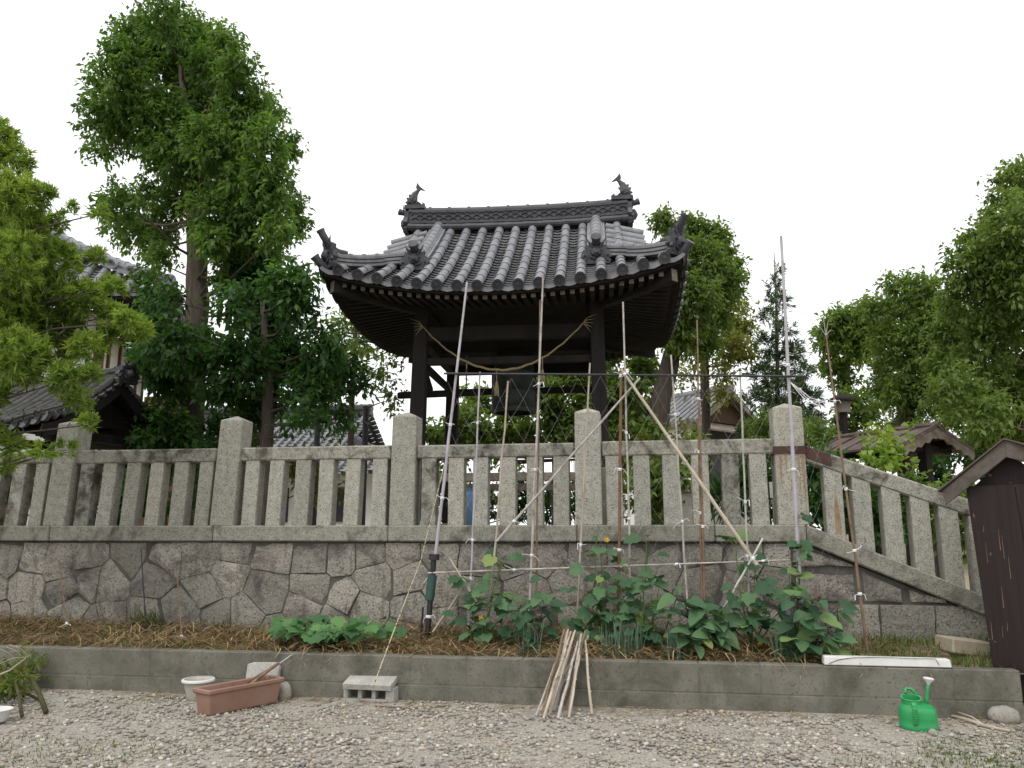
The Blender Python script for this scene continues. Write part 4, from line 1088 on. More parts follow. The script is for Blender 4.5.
LEAF_CONE = leafmat('conifer_needle', [(0,(0.038,0.075,0.038)),(.5,(0.074,0.123,0.057)),(1,(0.140,0.195,0.081))], .15)
def px_clumps(lst, Y, seed, depth=1.0, back=True):
    g = random.Random(seed); o = []
    xs_ = [q[0] for q in lst]; cx = sum(xs_)/len(xs_)
    for q in lst:
        px, py, r = q[:3]; dy = q[3] if len(q) > 3 else g.uniform(-1, .8)*depth
        c = at(px, py, Y+dy); k = (c-EYE).length/math.sqrt(FPX**2+(px-512)**2+(py-384)**2)
        o.append((np.array(c[:]), r*k))
    return o
def tree(name, label, seed, Y, trunk, clumps, leaf, bark, twigs, lpt, L_, Wd_, depth=1.0, group=None, cat='tree', limbs=True, trunk_world=None, branch_r=.3, **kw):
    cl = px_clumps(clumps, Y, seed, depth); rg = random.Random(seed+5)
    pts, rad = [], []
    for q in trunk:
        px, py, r = q[:3]; c = at(px, py, Y+(q[3] if len(q) > 3 else 0)); k = (c-EYE).length/math.sqrt(FPX**2+(px-512)**2+(py-384)**2)
        pts.append(c); rad.append(r*k)
    foot = pts[0].copy()
    s_ = TSZ(foot); gz = tz(s_[0], s_[1]) if s_[1] > .4 else .3
    if foot.z > gz+.02: pts.insert(0, Vector((foot.x, foot.y, gz-.1))); rad.insert(0, rad[0]*1.25)
    root = thing(name, label, cat, (pts[0].x, pts[0].y, gz), group)
    mb = MB(); fine = []; fr = []
    for i in range(len(pts)-1):
        for k in range(4):
            f = k/4; q = pts[i].lerp(pts[i+1], f); j = rad[i]*.12; fine.append(q+Vector((rg.uniform(-j,j), rg.uniform(-j,j), 0))); fr.append((rad[i]+(rad[i+1]-rad[i])*f)*rg.uniform(.95,1.06))
    fine.append(pts[-1]); fr.append(rad[-1]); mb.tube(fine, fr, 12)
    for c, r in cl:
        cc = Vector(c.tolist()); best = None
        for q, r_ in zip(fine, fr):
            if q.z < cc.z-.1 or q is fine[0]:
                sc_ = (q-cc).length + (0 if q.z < cc.z else 2)
                if best is None or sc_ < best[0]: best = (sc_, q, r_)
        if best is None: best = (0, fine[0], fr[0])
        _, q, r_ = best; dist = (cc-q).length
        if not limbs: continue
        r1 = min(r_*.6, .012+.03*dist*branch_r*3*.33)
        m1 = q.lerp(cc, .35)+Vector((rg.uniform(-.1,.1), rg.uniform(-.1,.1), -.06*dist))*min(1,dist); m2 = q.lerp(cc, .7)+Vector((rg.uniform(-.1,.1), rg.uniform(-.1,.1), 0))*min(1, dist)
        mb.tube([q, m1, m2, cc], [r1, r1*.75, r1*.5, r1*.22], 6, False)
        for k in range(4):
            dv = Vector((rg.gauss(0,1), rg.gauss(0,1), rg.gauss(.3,.8))).normalized()*r*rg.uniform(.6,.95)
            st = m2.lerp(cc, rg.random()); mb.tube([st, st+dv*.5+Vector((0,0,.04)), st+dv], [r1*.32, r1*.2, r1*.07], 5, False)
    mk('trunk', mb, bark, root, smooth=True)
    V, F, A, *_ = foliage(seed, cl, twigs, lpt, L_, Wd_, **kw)
    raw('crown', V, F, leaf, root, A)
    return root
tree('camphor_tree', 'tall broadleaf tree with a single trunk and dense dark green crown', 21, 11.0,
     [(190,452,12),(193,380,11),(197,300,11),(196,220,9),(188,120,5),(178,45,2)],
     [(163,20,20),(140,44,28),(185,44,30),(215,72,26),(116,80,26),(160,85,36),(203,110,36),(105,122,24),(140,128,30),(240,122,27),(266,142,19),(180,155,32),(230,165,34),(270,188,27),(287,216,22),(252,215,32),(216,212,28),(120,205,20),(140,235,22),(168,212,18),(103,148,15),(240,246,20),(275,240,18),(230,263,17),(268,260,16),(212,246,15),(200,75,28),(165,120,28),(215,145,28),(190,185,26),(245,185,24),(160,150,18),(228,285,14),(160,262,12),(148,284,10),(262,262,14),(245,95,20),(236,68,16),(268,112,15),(226,44,13),(286,150,13),(125,60,20),(205,45,20),(150,195,14),(115,225,14),(160,245,14)],
     LEAF_CAMPHOR, BARK, 5200, 13, .085, .040, depth=1.3, tl=.24, droop=.5, fill=.28)
tree('spreading_tree', 'low spreading tree with large deep green leaves beside the tall trunk', 22, 10.0,
     [(267,450,6.5),(268,400,5.5),(266,350,4),(262,300,2)],
     [(250,280,20),(288,287,22),(235,305,16),(268,320,26),(304,315,13),(165,345,22),(200,352,22),(240,362,28),(285,356,26),(326,345,13),(340,376,14),(312,392,20),(225,392,18),(170,380,18),(147,362,15),(260,402,20),(338,418,13),(296,420,10),(362,388,8),(318,368,18),(160,300,13),(150,322,12),(245,425,10)],
     LEAF_DEEP, BARK_DARK, 1900, 11, .098, .046, depth=.9, tl=.28, droop=.4, up=.05, fill=.3, flat=.75)
tree('thin_twiggy_tree', 'thin leaved twiggy tree showing sky between the spreading tree and the bell tower', 23, 14.0,
     [(350,450,3),(352,400,3),(355,350,2),(357,318,1)],
     [(345,330,22),(372,342,20),(330,352,18),(385,375,15),(362,312,14),(350,365,18),(395,350,10),(392,400,9)],
     LEAF_MID, BARK_DARK, 330, 8, .10, .05, depth=.6, tl=.3, droop=.2, fill=.5)
podo = tree('yew_pine', 'light green yew pine with tufted narrow leaves reaching over the fence end', 24, 6.9,
     [(-150,700,14,.3),(-140,500,13,.3),(-110,300,10,.2),(-80,180,6,.1),(-40,130,2)],
     [(-22,140,36),(8,162,22),(14,200,28),(-20,220,42),(46,196,10),(72,212,8),(98,214,7),(36,236,24),(8,265,36),(58,262,22),(40,300,34),(84,298,20),(0,320,36),(112,316,13),(60,338,28),(20,358,30),(86,350,18),(138,330,13),(110,334,13),(112,288,12),(126,322,12),(96,258,10),(66,380,18),(24,370,18),(76,402,13),(88,425,7),(92,376,9),(-12,395,20),(12,446,12),(42,452,9),(66,450,8),(4,464,10),(-30,430,28),(60,222,8)],
     LEAF_PODO, BARK_DARK, 3900, 20, .068, .012, depth=.35, branch_r=.10, tl=.09, rosette=True, up=.55, fill=.35, fold=.1)
tree('slanting_tree', 'tree with a slanting bare trunk and rounded crown behind the bell tower roof', 25, 15.5,
     [(653,450,11),(664,385,9.5),(681,325,8),(693,270,5),(700,240,2)],
     [(662,224,11),(690,236,19),(714,242,17),(700,265,25),(726,266,15),(724,290,15),(695,300,23),(714,320,16),(682,335,19),(734,282,9),(705,342,13),(670,262,17),(660,300,17)],
     LEAF_MID, BARK_DARK, 2000, 11, .11, .05, depth=.9, tl=.28, droop=.4)
tree('olive_leaved_tree', 'loose olive green tree with a straight slim trunk beside the conifer', 26, 18.0,
     [(706,445,4.5),(705,380,4.5),(704,330,3.5),(708,290,2)],
     [(735,330,17),(730,352,17),(745,355,12),(720,374,11),(700,358,13),(740,308,11),(688,380,11),(725,395,9),(742,335,10)],
     LEAF_YELLOW, BARK_DARK, 420, 9, .13, .05, depth=.9, tl=.35, droop=.3, fill=.5)
tree('narrow_conifer', 'narrow pointed conifer with sparse spiky branches', 27, 16.5,
     [(778,450,3),(777,360,2),(776,300,1.0),(774,252,.3)],
     [(774,255,3),(776,270,5),(775,286,8),(779,303,10),(771,318,11),(785,330,12),(768,345,13),(792,352,13),(777,366,18),(762,375,14),(800,372,14),(780,392,22),(758,402,17),(805,400,18),(785,420,25),(755,432,18),(812,428,18),(770,445,22)],
     LEAF_CONE, BARK_DARK, 900, 15, .14, .022, depth=.5, tl=.26, droop=.0, up=.3, fill=.5, rosette=True, fold=.1)
tree('round_headed_tree', 'far round headed tree with a gap of sky beneath its crown', 28, 20.0,
     [(840,445,6),(842,400,5),(846,370,4),(852,335,2)],
     [(845,325,16),(865,318,16),(830,343,13),(850,348,17),(878,330,15),(833,368,11),(842,385,8),(826,330,8),(870,345,10)],
     LEAF_MID, BARK_DARK, 700, 9, .15, .07, depth=.9, tl=.35, droop=.3)
tree('bushy_tree', 'bushy green tree between the round headed tree and the large overhanging tree', 29, 17.0,
     [(905,450,8),(907,400,7),(912,350,5),(915,310,2)],
     [(898,288,14),(924,297,19),(905,315,21),(940,318,23),(888,342,17),(918,350,24),(950,358,24),(880,398,15),(852,405,13),(905,390,19),(868,418,12),(930,398,22),(888,372,19),(845,425,12),(905,425,15),(950,330,20),(948,385,18),(875,310,12),(960,410,16)],
     LEAF_MID, BARK_DARK, 2500, 10, .115, .052, depth=1.2, tl=.32, droop=.35)
tree('overhanging_tree', 'large light green tree hanging over the brown shed roof', 30, 11.5,
     [(1085,470,20),(1080,400,18),(1070,300,14),(1050,200,7),(1035,160,3)],
     [(1012,182,19),(1000,206,13),(1016,232,30),(986,242,22),(966,264,18),(1000,275,33),(970,300,25),(1015,328,36),(958,330,23),(985,350,29),(945,365,19),(1010,388,31),(960,392,23),(992,418,22),(1035,280,46),(1045,200,36),(1040,400,40),(945,395,17),(965,422,20,2.5),(1000,440,24,1.5),(930,435,14,3),(985,455,20,2),(1030,430,26,1)],
     LEAF_MID, BARK, 3500, 12, .09, .043, depth=1.2, tl=.26, droop=.45)
tree('maple_tree', 'broad low green tree seen through the bell tower pillars', 31, 16.5,
     [(560,460,8),(558,420,7),(552,395,4),(548,380,2)],
     [(440,440,17),(468,428,18),(500,432,17),(530,440,17),(560,420,20),(590,402,20),(622,392,20),(642,372,17),(612,430,21),(640,420,21),(482,404,11),(545,397,16),(602,362,17),(632,342,13),(455,450,15),(520,412,12),(572,440,18),(650,440,15),(500,455,12),(520,390,15),(575,380,17),(480,440,13),(545,372,13),(470,400,9),(610,400,16),(585,360,12)],
     LEAF_MID, BARK_DARK, 1900, 10, .14, .075, depth=1.1, tl=.35, droop=.2, fill=.5, flat=.7)
def shrub(name, label, seed, Y, clumps, leaf, twigs, lpt, L_, Wd_, cat='shrub', **kw):
    cx, cy, r = clumps[0][:3]
    return tree(name, label, seed, Y, [(cx, 525, 2), (cx, cy, 1)], clumps, leaf, BARK_DARK, twigs, lpt, L_, Wd_, depth=.3, cat=cat, **kw)
shrub('dark_shrub', 'dark leafy shrub behind the fence between the tiled gate and the tall trunk', 41, 10.6, [(165,432,24),(150,455,20),(215,440,18),(180,460,20)], LEAF_DEEP, 260, 9, .11, .05)
shrub('olive_shrub', 'yellowish shrub behind the fence post under the spreading tree', 42, 11.2, [(252,440,16),(240,465,16),(300,470,18),(330,490,16)], LEAF_YELLOW, 160, 9, .10, .05)
shrub('leafy_shrub', 'leafy green shrub behind the balusters below the storehouse', 43, 10.2, [(668,478,20),(690,455,16),(640,490,18),(655,505,16)], LEAF_MID, 260, 9, .09, .045)
shrub('blade_leaved_shrub', 'dark strap leaved clump behind the balusters next to the corner post', 44, 9.6, [(752,488,16),(765,470,18),(725,500,16),(775,505,16)], LEAF_DEEP, 150, 10, .26, .035, rosette=True, tl=.2)
shrub('glossy_shrub', 'dark glossy shrub behind the first sloping balusters', 45, 9.3, [(840,490,20),(865,510,20),(820,475,18),(890,520,20),(815,510,18),(822,472,10)], LEAF_DEEP, 420, 9, .09, .05)
shrub('round_leaf_sapling', 'bright light green sapling standing in front of the rust roofed shelter', 46, 9.4, [(882,440,5),(874,452,7),(890,454,6),(902,446,4),(880,466,8)], LEAF_FRESH, 60, 8, .085, .06)
shrub('low_green_shrub', 'green shrub under the shelter behind the lower sloping balusters', 47, 9.2, [(930,515,20),(910,500,14),(950,505,16),(975,530,18)], LEAF_MID, 330, 9, .09, .045)
shrub('feathery_hedge', 'feathery green hedge beside the white storehouse', 48, 13.5, [(768,430,18),(790,440,18),(815,438,16),(760,455,12),(830,450,12)], LEAF_MID, 420, 9, .12, .03, tl=.25)  # narrow leaves in the same mid green as the trees around it
shrub('garden_shrub', 'low olive shrub behind the balusters between the grey stone slab and the slanting trunk', 49, 12.5, [(640,455,14),(622,470,14),(682,432,6)], LEAF_YELLOW, 130, 9, .09, .04)
shrub('dark_hedge_shrub', 'dense dark shrub behind the balusters at the fence end under the yew pine', 50, 9.6, [(20,485,22),(60,490,20),(100,490,20),(140,495,18),(-20,490,22),(190,495,16)], LEAF_DEEP, 420, 9, .09, .045)
shrub('low_far_hedge', 'low dark hedge in the distance seen between the balusters below the temple bell', 51, 18.0, [(430,505,16),(460,510,16),(490,508,15),(520,510,16),(550,506,16),(580,508,16),(610,508,14),(440,485,14),(480,488,13),(520,486,13),(560,485,14),(600,488,13)], LEAF_DEEP, 620, 9, .13, .06, cat='hedge')
shrub('ramp_shrub', 'dark green bush filling the view under the rust roofed shelter', 52, 12.5, [(945,455,13),(935,470,14),(835,505,18),(870,490,18),(905,500,18),(940,490,18),(975,505,18),(990,470,16)], LEAF_DEEP, 400, 9, .11, .05)
# ------------------------------------------------------------------ gravel, straw, grass
g = np.random.default_rng(5)
ICO = None
bm = bmesh.new(); bmesh.ops.create_icosphere(bm, subdivisions=1, radius=1); bm.verts.ensure_lookup_table()
IV = np.array([v.co[:] for v in bm.verts]); IF = np.array([[v.index for v in f.verts] for f in bm.faces]); bm.free()
def rotmats(g, n):
    q = unit(g.normal(size=(n, 4))); w_, x, y, z = q.T
    return np.stack([1-2*(y*y+z*z), 2*(x*y-z*w_), 2*(x*z+y*w_), 2*(x*y+z*w_), 1-2*(x*x+z*z), 2*(y*z-x*w_), 2*(x*z-y*w_), 2*(y*z+x*w_), 1-2*(x*x+y*y)], 1).reshape(n, 3, 3)
n_ = 84000
X = g.uniform(-6.5, 6.5, n_); Y = g.uniform(2.8, 8.3, n_)
wallY = 7.68-1.10/cos(YAW) - X*math.tan(YAW)
dist = wallY - Y
pat = np.sin(1.7*X+.6)*np.sin(2.3*Y+1.1)+.6*np.sin(3.9*X+2.2*Y)+.4*np.sin(7*X-5*Y)
bare = (dist < .24+.14*np.sin(3*X)+.10*np.sin(7*X+1)) | ((X > 2.5+.4*np.sin(2*Y)) & (g.random(n_) < .72)) | ((X < -2.3+.3*np.sin(5*Y)) & (g.random(n_) < .45)) | ((np.sin(5.1*X+1)*np.sin(4.3*Y+2) > .62) & (g.random(n_) < .75)) | ((pat > 1.0) & (g.random(n_) < .55))
keep = (dist > .03) & (~bare | (g.random(n_) < .10)); X, Y = X[keep], Y[keep]; n_ = len(X)
sz = .006+.0115*g.random(n_)**1.9
st = IV[None]*(1+.25*g.normal(size=(n_, len(IV), 1))*.6)*(sz[:, None, None]*np.array([1.25, .95, .7])*(.8+.4*g.random((n_, 1, 3))))
Rz = g.uniform(0, 6.28, n_); tlt = rotmats(g, n_)*.0+np.stack([np.cos(Rz), -np.sin(Rz), 0*Rz, np.sin(Rz), np.cos(Rz), 0*Rz, 0*Rz, 0*Rz, 1+0*Rz], 1).reshape(n_, 3, 3)
st = np.einsum('nij,nkj->nki', tlt, st)+np.stack([X, Y, .012*np.array([fbm(a*2, b_*2) for a, b_ in zip(X, Y)])+sz*.42], 1)[:, None]
F = (IF[None]+np.arange(n_)[:, None, None]*len(IV)).reshape(-1, 3)
GRAVEL = by_attr('gravel_stone', [(0,(.15,.145,.14)),(.18,(.24,.22,.195)),(.45,(.35,.315,.265)),(.68,(.33,.275,.22)),(.86,(.40,.37,.315)),(1,(.54,.51,.45))], .9, .2)
o = raw('gravel', st.reshape(-1, 3), F, GRAVEL, attr=np.repeat(g.random(n_), len(IF)), loc=(0, 6, 0), smooth=True)
tag(o, 'loose grey and cream gravel stones scattered over the yard', None, None, 'stuff')

def strands(g, P, D, L_, w_, sag, curl=.3, seg=3):
    """bent flat ribbons with a little thickness of their own from crossing; P start (n,3), D unit dirs"""
    n = len(P); up = np.array([0, 0, 1.])
    side = unit(np.cross(D, up)+1e-4*g.normal(size=(n, 3))); bend = g.normal(size=(n, 1))*curl
    V = []
    for k in range(seg+1):
        f = k/seg; c = P+D*(L_*f)[:, None]+side*(bend*L_[:, None]*f*f*.5)-up*(sag*f*f*L_)[:, None]
        ww = (w_*(1-.75*f**2))[:, None]/2
        V += [c-side*ww, c+side*ww]
    V = np.stack(V, 1); m = V.shape[1]
    F = np.concatenate([np.array([[2*k, 2*k+1, 2*k+3, 2*k+2]]) for k in range(seg)])
    F = (F[None]+np.arange(n)[:, None, None]*m).reshape(-1, 4)
    return V.reshape(-1, 3), F, seg
def on_bed(g, n, t0, t1, s0, s1):
    t = g.uniform(t0, t1, n); s = g.uniform(s0, s1, n); z = np.array([bedz(a, b_) for a, b_ in zip(t, s)])
    P = np.array(O[:])[None]+np.outer(t, np.array(U[:]))+np.outer(s, np.array(NN[:])); P[:, 2] = z; return P, t, s
n_ = 15000
P, t, s = on_bed(g, n_, -6.5, 3.3, -.97, -.02)
th = g.uniform(0, 6.28, n_); el = g.normal(size=n_)*.22+.12
D = np.stack([np.cos(th)*np.cos(el), np.sin(th)*np.cos(el), np.sin(el)], 1); P[:, 2] += g.random(n_)**1.5*.10*(1-np.clip((t-2.6)/.5, 0, 1)*.8)
dens = g.random(n_) < np.where(t > 2.5, .25, 1)
P, D = P[dens], D[dens]
V, F, sg = strands(g, P, D, .08+.20*g.random(len(P)), .004+.005*g.random(len(P)), .25, .5)
STRAW = by_attr('dry_straw', [(0,(.11,.06,.03)),(.3,(.22,.13,.062)),(.6,(.33,.23,.115)),(.85,(.44,.35,.20)),(1,(.24,.23,.09))], .9, .1)
tag(raw('straw_mulch', V, F, STRAW, attr=np.repeat(np.clip(g.random(len(P))*.9+.1*np.sin(P[:,0]*3), 0, 1), sg), loc=W(0,-.5,.4)), 'brown dried straw mulch strewn along the raised vegetable bed', None, None, 'stuff')
# grass and weeds: bed end, yard corners, foot of the stone wall
GRASS = by_attr('grass_blade', [(0,(.05,.085,.02)),(.5,(.085,.135,.03)),(.8,(.13,.17,.05)),(1,(.25,.22,.10))], .7, .2, .25, (1.2,1.35,.6))
Ps, Ls = [], []
P, t, s = on_bed(g, 2600, 2.45, 4.2, -.95, -.02); Ps.append(P); Ls.append(.05+.08*g.random(len(P)))
P, t, s = on_bed(g, 500, -6, 2.4, -.12, -.0); Ps.append(P); Ls.append(.06+.10*g.random(len(P)))
P, t, s = on_bed(g, 3200, -6, 2.4, -.97, -.1); Ps.append(P); Ls.append(.05+.12*g.random(len(P)))
for cx, cy, r, k in ((3.2, 5.05, .55, 2600), (2.4, 4.7, .5, 1000), (3.6, 5.5, .3, 500), (-3.0, 5.0, .55, 900), (-2.2, 5.3, .3, 200), (-1.5, 5.5, .25, 90), (-2.9, 6.6, .25, 160), (-.75, 6.6, .12, 60), (-1.9, 6.35, .15, 70), (-4.3, 7.0, .35, 260)):
    a = g.random(k)*6.28; rr = r*g.random(k)**.6
    P = np.stack([cx+rr*np.cos(a)*1.4, cy+rr*np.sin(a), 0*a], 1); Ps.append(P); Ls.append(.012+.028*g.random(k))
P = np.concatenate(Ps); Lg = np.concatenate(Ls); n_ = len(P)
th = g.uniform(0, 6.28, n_); el = 1.1+g.normal(size=n_)*.3
D = np.stack([np.cos(th)*np.cos(el), np.sin(th)*np.cos(el), np.sin(el)], 1)
V, F, sg = strands(g, P, D, Lg, .004+.004*g.random(n_), .35, .3)
tag(raw('grass', V, F, GRASS, attr=np.repeat(g.random(n_), sg), loc=W(2,-.6,.3)), 'short weedy grass at the bed end and in patches on the yard', None, None, 'stuff')
# dry litter on the yard by the low wall
n_ = 900
X = g.uniform(-5.5, 4.2, n_); Y = 7.68-1.10/cos(YAW)-X*math.tan(YAW)-.03-np.abs(g.normal(size=n_))*.16
th = g.uniform(0, 6.28, n_); D = np.stack([np.cos(th), np.sin(th), .05+0*th], 1)
V, F, sg = strands(g, np.stack([X, Y, .006+0.012*g.random(n_)], 1), unit(D), .04+.12*g.random(n_), .004+.006*g.random(n_), .05, .4)
tag(raw('dry_litter', V, F, STRAW, attr=np.repeat(g.random(n_), sg), loc=(0, 6.5, 0)), 'dry stalks and dead leaf litter lying at the foot of the low wall', None, None, 'stuff')

# ------------------------------------------------------------------ stakes and net
SG = 'garden stakes holding the climbing net'
def pxr(p): return (p-EYE).length/FPX
def wobble(a, b_, n, amp, rg):
    o = []
    for i in range(n+1):
        f = i/n; q = a.lerp(b_, f); k = amp*sin(pi*f)**.5 if 0 < f < 1 else 0
        o.append(q+U*(rg.uniform(-k, k))+NN*rg.uniform(-k, k))
    return o
def stake(name, label, top, bot, st_, sb, w_px, mat, ties=(), group=SG, nodes_=0, amp=.004, taper=.75, seed=0, cat='stake', ground=True):
    rg = random.Random(seed*31+int(top[0]))
    a = onwall(bot[0], bot[1], sb); b_ = onwall(top[0], top[1], st_); r = w_px*.72*pxr(a)/2
    n = 10; pts = wobble(a, b_, n, amp, rg); rad = [r*(1-(1-taper)*i/n) for i in range(n+1)]
    mb = MB(); mb.tube(pts, rad, 8)
    if nodes_:
        for k in range(nodes_):
            f = (k+.5)/nodes_; i = f*n; j = int(i); q = pts[j].lerp(pts[min(j+1, n)], i-j); d = (b_-a).normalized(); rr = rad[j]*1.22
            mb.tube([q-d*.006, q+d*.006], [rr, rr], 8)
    o = mk(name, mb, mat, loc=a, smooth=True, auto=50); tag(o, label, cat, group)
    for f in ties:
        i = f*n; j = min(n-1, int(i)); q = pts[j].lerp(pts[j+1], i-j); rr = rad[j]+.004
        tb = MB(); d = (b_-a).normalized()
        tb.tube([q-d*.012, q+d*.012], [rr, rr], 8)
        for sgn in (-1, 1):
            e1 = q-NN*.012+U*sgn*rg.uniform(.02, .05)+ZZ*rg.uniform(-.02, .03); e2 = e1+U*sgn*rg.uniform(.0, .04)+ZZ*rg.uniform(-.06, .02)
            tb.beam(q-NN*rr, e1, .008, .003); tb.beam(e1, e2, .007, .003)
        mk('white_tie', tb, TIE, o)
    return o
s1 = -.34
stake('garden_stake', 'long pale stake leaning out from the black pipe up to the tower eave', (467, 282), (429, 612), s1, s1, 5.2, GREY_POLE, (.55, .33, .1), taper=.55)
stake('garden_stake', 'stake with a big white bow where it meets the black crossbar beneath the bell', (543, 278), (528, 640), s1, s1-.02, 4, BAMBOO_GREY, (.69, .45, .22), nodes_=9, taper=.6)
stake('garden_stake', 'thin brown bamboo stake bound against the stake with the big white bow', (540, 300), (536, 640), s1+.03, s1+.02, 2.6, BAMBOO_BROWN, (), nodes_=8)
stake('garden_stake', 'slim pale stake rising above the crossbar joint where the two struts start', (623, 302), (632, 645), s1, s1, 3.2, BAMBOO_GREY, (.6, .35), nodes_=7)
stake('garden_stake', 'brown steel stake at the crossbar joint where the two struts start', (621, 368), (618, 645), s1-.03, s1-.03, 4.2, RUSTY_POLE, (.97, .62, .33), taper=.95)
stake('garden_stake', 'thin straw coloured bamboo stake in front of the tall pointed fence post', (590, 363), (576, 640), s1, s1, 3.2, BAMBOO, (.33,), nodes_=8)
stake('garden_stake', 'thin whitish stake close to the blue container seen between balusters', (480, 372), (468, 640), s1, s1, 3.0, GREY_POLE, (.8, .36, .22))
stake('garden_stake', 'crooked bamboo stake whose tip ends under the hanging straw tassel', (508, 381), (487, 640), s1, s1, 3.2, BAMBOO, (.3,), nodes_=8, amp=.012)
stake('garden_stake', 'pale stake passing in front of the storehouse roof slope', (671, 355), (690, 640), s1, s1, 3.2, BAMBOO_GREY, (.78, .4), nodes_=7)
stake('garden_stake', 'tallest brown bamboo stake in front of the storehouse gable', (697, 320), (703, 640), s1, s1, 4.2, BAMBOO_BROWN, (.74, .57, .38), nodes_=10, taper=.45)
stake('garden_stake', 'shorter brown stake tied to the tallest brown bamboo by the storehouse', (699, 400), (706, 640), s1-.02, s1-.02, 3.4, BAMBOO_BROWN, (.46,), nodes_=6)
stake('garden_stake', 'pale stake beside the storehouse eave with white ribbon at half height', (740, 372), (751, 640), s1, s1, 3.2, BAMBOO_GREY, (.5, .3), nodes_=7)
stake('garden_stake', 'tall mauve grey pipe rising in front of the corner post past the conifer', (781, 236), (803, 640), s1, s1, 6.0, GREY_POLE, (.66, .4, .22), taper=.62)
stake('garden_stake', 'brown bamboo stake with bare twigs at its tip in front of the sloping rail', (826, 335), (868, 655), s1-.2, s1-.2, 4.2, BAMBOO_BROWN, (.78, .5, .31, .18), nodes_=9, taper=.5)
o = bpy.data.objects[-1] if False else None
tw = MB(); q = onwall(826, 336, s1-.2)
for dx, dz in ((-.06,.10),(.03,.14),(-.015,.20),(.05,.06)): tw.tube([q, q+U*dx*.5+ZZ*dz*.6, q+U*dx+ZZ*dz], [.004,.003,.0015], 5)
for x in bpy.data.objects:
    if x.name.startswith('garden_stake') and 'bare twigs' in x.get('label', ''): mk('twig', tw, BAMBOO_GREY, x)
stake('diagonal_strut', 'thick pale bamboo strut slanting down from the crossbar joint towards the storehouse side', (621, 369), (757, 565), s1-.05, s1-.30, 5.4, BAMBOO, (.03, .97), nodes_=7, cat='strut', group='slanting struts of the garden frame')
stake('diagonal_strut', 'thin bamboo strut slanting down from the crossbar joint towards the bell side', (640, 378), (497, 541), s1-.06, s1-.10, 3.6, BAMBOO_GREY, (.12,), nodes_=6, cat='strut', group='slanting struts of the garden frame')
stake('diagonal_strut', 'short white strut leaning across the foot of the thick pale bamboo strut', (763, 538), (722, 612), s1-.22, s1-.12, 3.2, WHITE_PLASTIC, (), cat='strut', group='slanting struts of the garden frame')
stake('crossbar', 'thin black horizontal crossbar tied across the stakes above the fence', (806, 376.5), (444, 373.5), s1-.03, s1-.03, 2.9, BLACK_PIPE, (), group=None, taper=1.0, amp=.003, cat='crossbar')
stake('low_crossbar', 'thin grey horizontal bamboo tied low across the stakes below the coping', (790, 560), (428, 573), s1-.04, s1-.04, 2.6, BAMBOO_GREY, (.25, .55, .7, .93), group=None, amp=.004, cat='crossbar')
o = stake('pipe_stake', 'short thick black pipe stuck upright in the bed with a green sleeve', (434, 557), (427, 640), s1-.02, s1-.04, 7.5, BLACK_PIPE, (.28,), group=None, amp=0, taper=1, cat='pipe')
a, b_ = onwall(432.5, 575, s1-.02), onwall(429.5, 600, s1-.03); mb = MB(); mb.tube([a, b_], [.0415, .0415], 12); mk('green_sleeve', mb, GREEN_PIPE, o)
a, b_ = onwall(434.3, 554, s1-.02), onwall(434, 560, s1-.02); mb = MB(); mb.tube([a, b_], [.048, .048], 12); mk('pipe_cap', mb, BLACK_PIPE, o)
stake('short_stake', 'short black stub stake beside the green sleeved pipe', (423, 607), (421, 640), s1-.03, s1-.03, 3.4, BLACK_PIPE, (), group=None, amp=0, cat='stake')
stake('short_stake', 'bare brown stick leaning among the plants near the green sleeved pipe', (449, 557), (479, 606), s1-.1, s1-.14, 3.0, BAMBOO, (), group=None, cat='stake', nodes_=3)
stake('short_stake', 'brown stick slanting low against the stone wall near the green sleeved pipe', (464, 586), (433, 632), s1-.1, s1-.1, 3.0, BAMBOO, (), group=None, cat='stake', nodes_=3)
stake('short_stake', 'small dark stake standing in front of the aubergine plant', (816, 586), (817, 650), s1-.2, s1-.2, 2.2, RUSTY_POLE, (), group=None, cat='stake')
for px, tp, bt, wt in ((67, 560, 627, (68, 627)), (182, 563, 640, (183, 634))):
    stake('short_stake', 'thin twig stake with white tie before the masonry, '+('nearer the yew pine' if px < 100 else 'nearer the cream pot'), (px-8 if px < 100 else px-6, tp), (px, bt), s1-.1, s1-.3, 1.8, BAMBOO_BROWN, (.05,), group=None, cat='stake')
stake('short_stake', 'dark thin rod standing against the masonry among weeds', (141, 548), (146, 630), s1, s1-.05, 1.8, IRON, (), group=None, cat='stake')
# climbing net
mb = MB(); gr_ = random.Random(9)
x0, x1, y0, y1 = 447, 812, 376, 588
ta, tb_ = TSZ(onwall(x0, 376, s1-.045))[0], TSZ(onwall(x1, 376, s1-.045))[0]
zt_ = TSZ(onwall(620, 375.5, s1-.045))[2]; zb_ = TSZ(onwall(620, 590, s1-.045))[2]
nc = 16; nr = 10; cw = (tb_-ta)/nc; ch = (zt_-zb_)/nr
def nd(i, j):
    rr = random.Random(i*977+j*131); k = sin(pi*j/nr)
    sag = -.10*(sin(pi*i/nc*3)**2)*(j/nr)
    return W(ta+cw*(i+.5*(j % 2))+rr.uniform(-.03,.03)*k, s1-.045+rr.uniform(-.02,.02), zt_-ch*j+rr.uniform(-.025,.025)*k+sag*.3)
for j in range(nr):
    for i in range(nc+1):
        a = nd(i, j)
        for di in ((0, -1) if j % 2 == 0 else (0, 1)):
            if not 0 <= i+di <= nc: continue
            b_ = nd(i+di, j+1); m_ = a.lerp(b_, .5)-ZZ*.008
            mb.tube([a, m_, b_], .0007, 3, False)
net = mk('climbing_net', mb, TWINE); tag(net, 'thin grey diamond mesh climbing net stretched between the garden stakes', 'net')
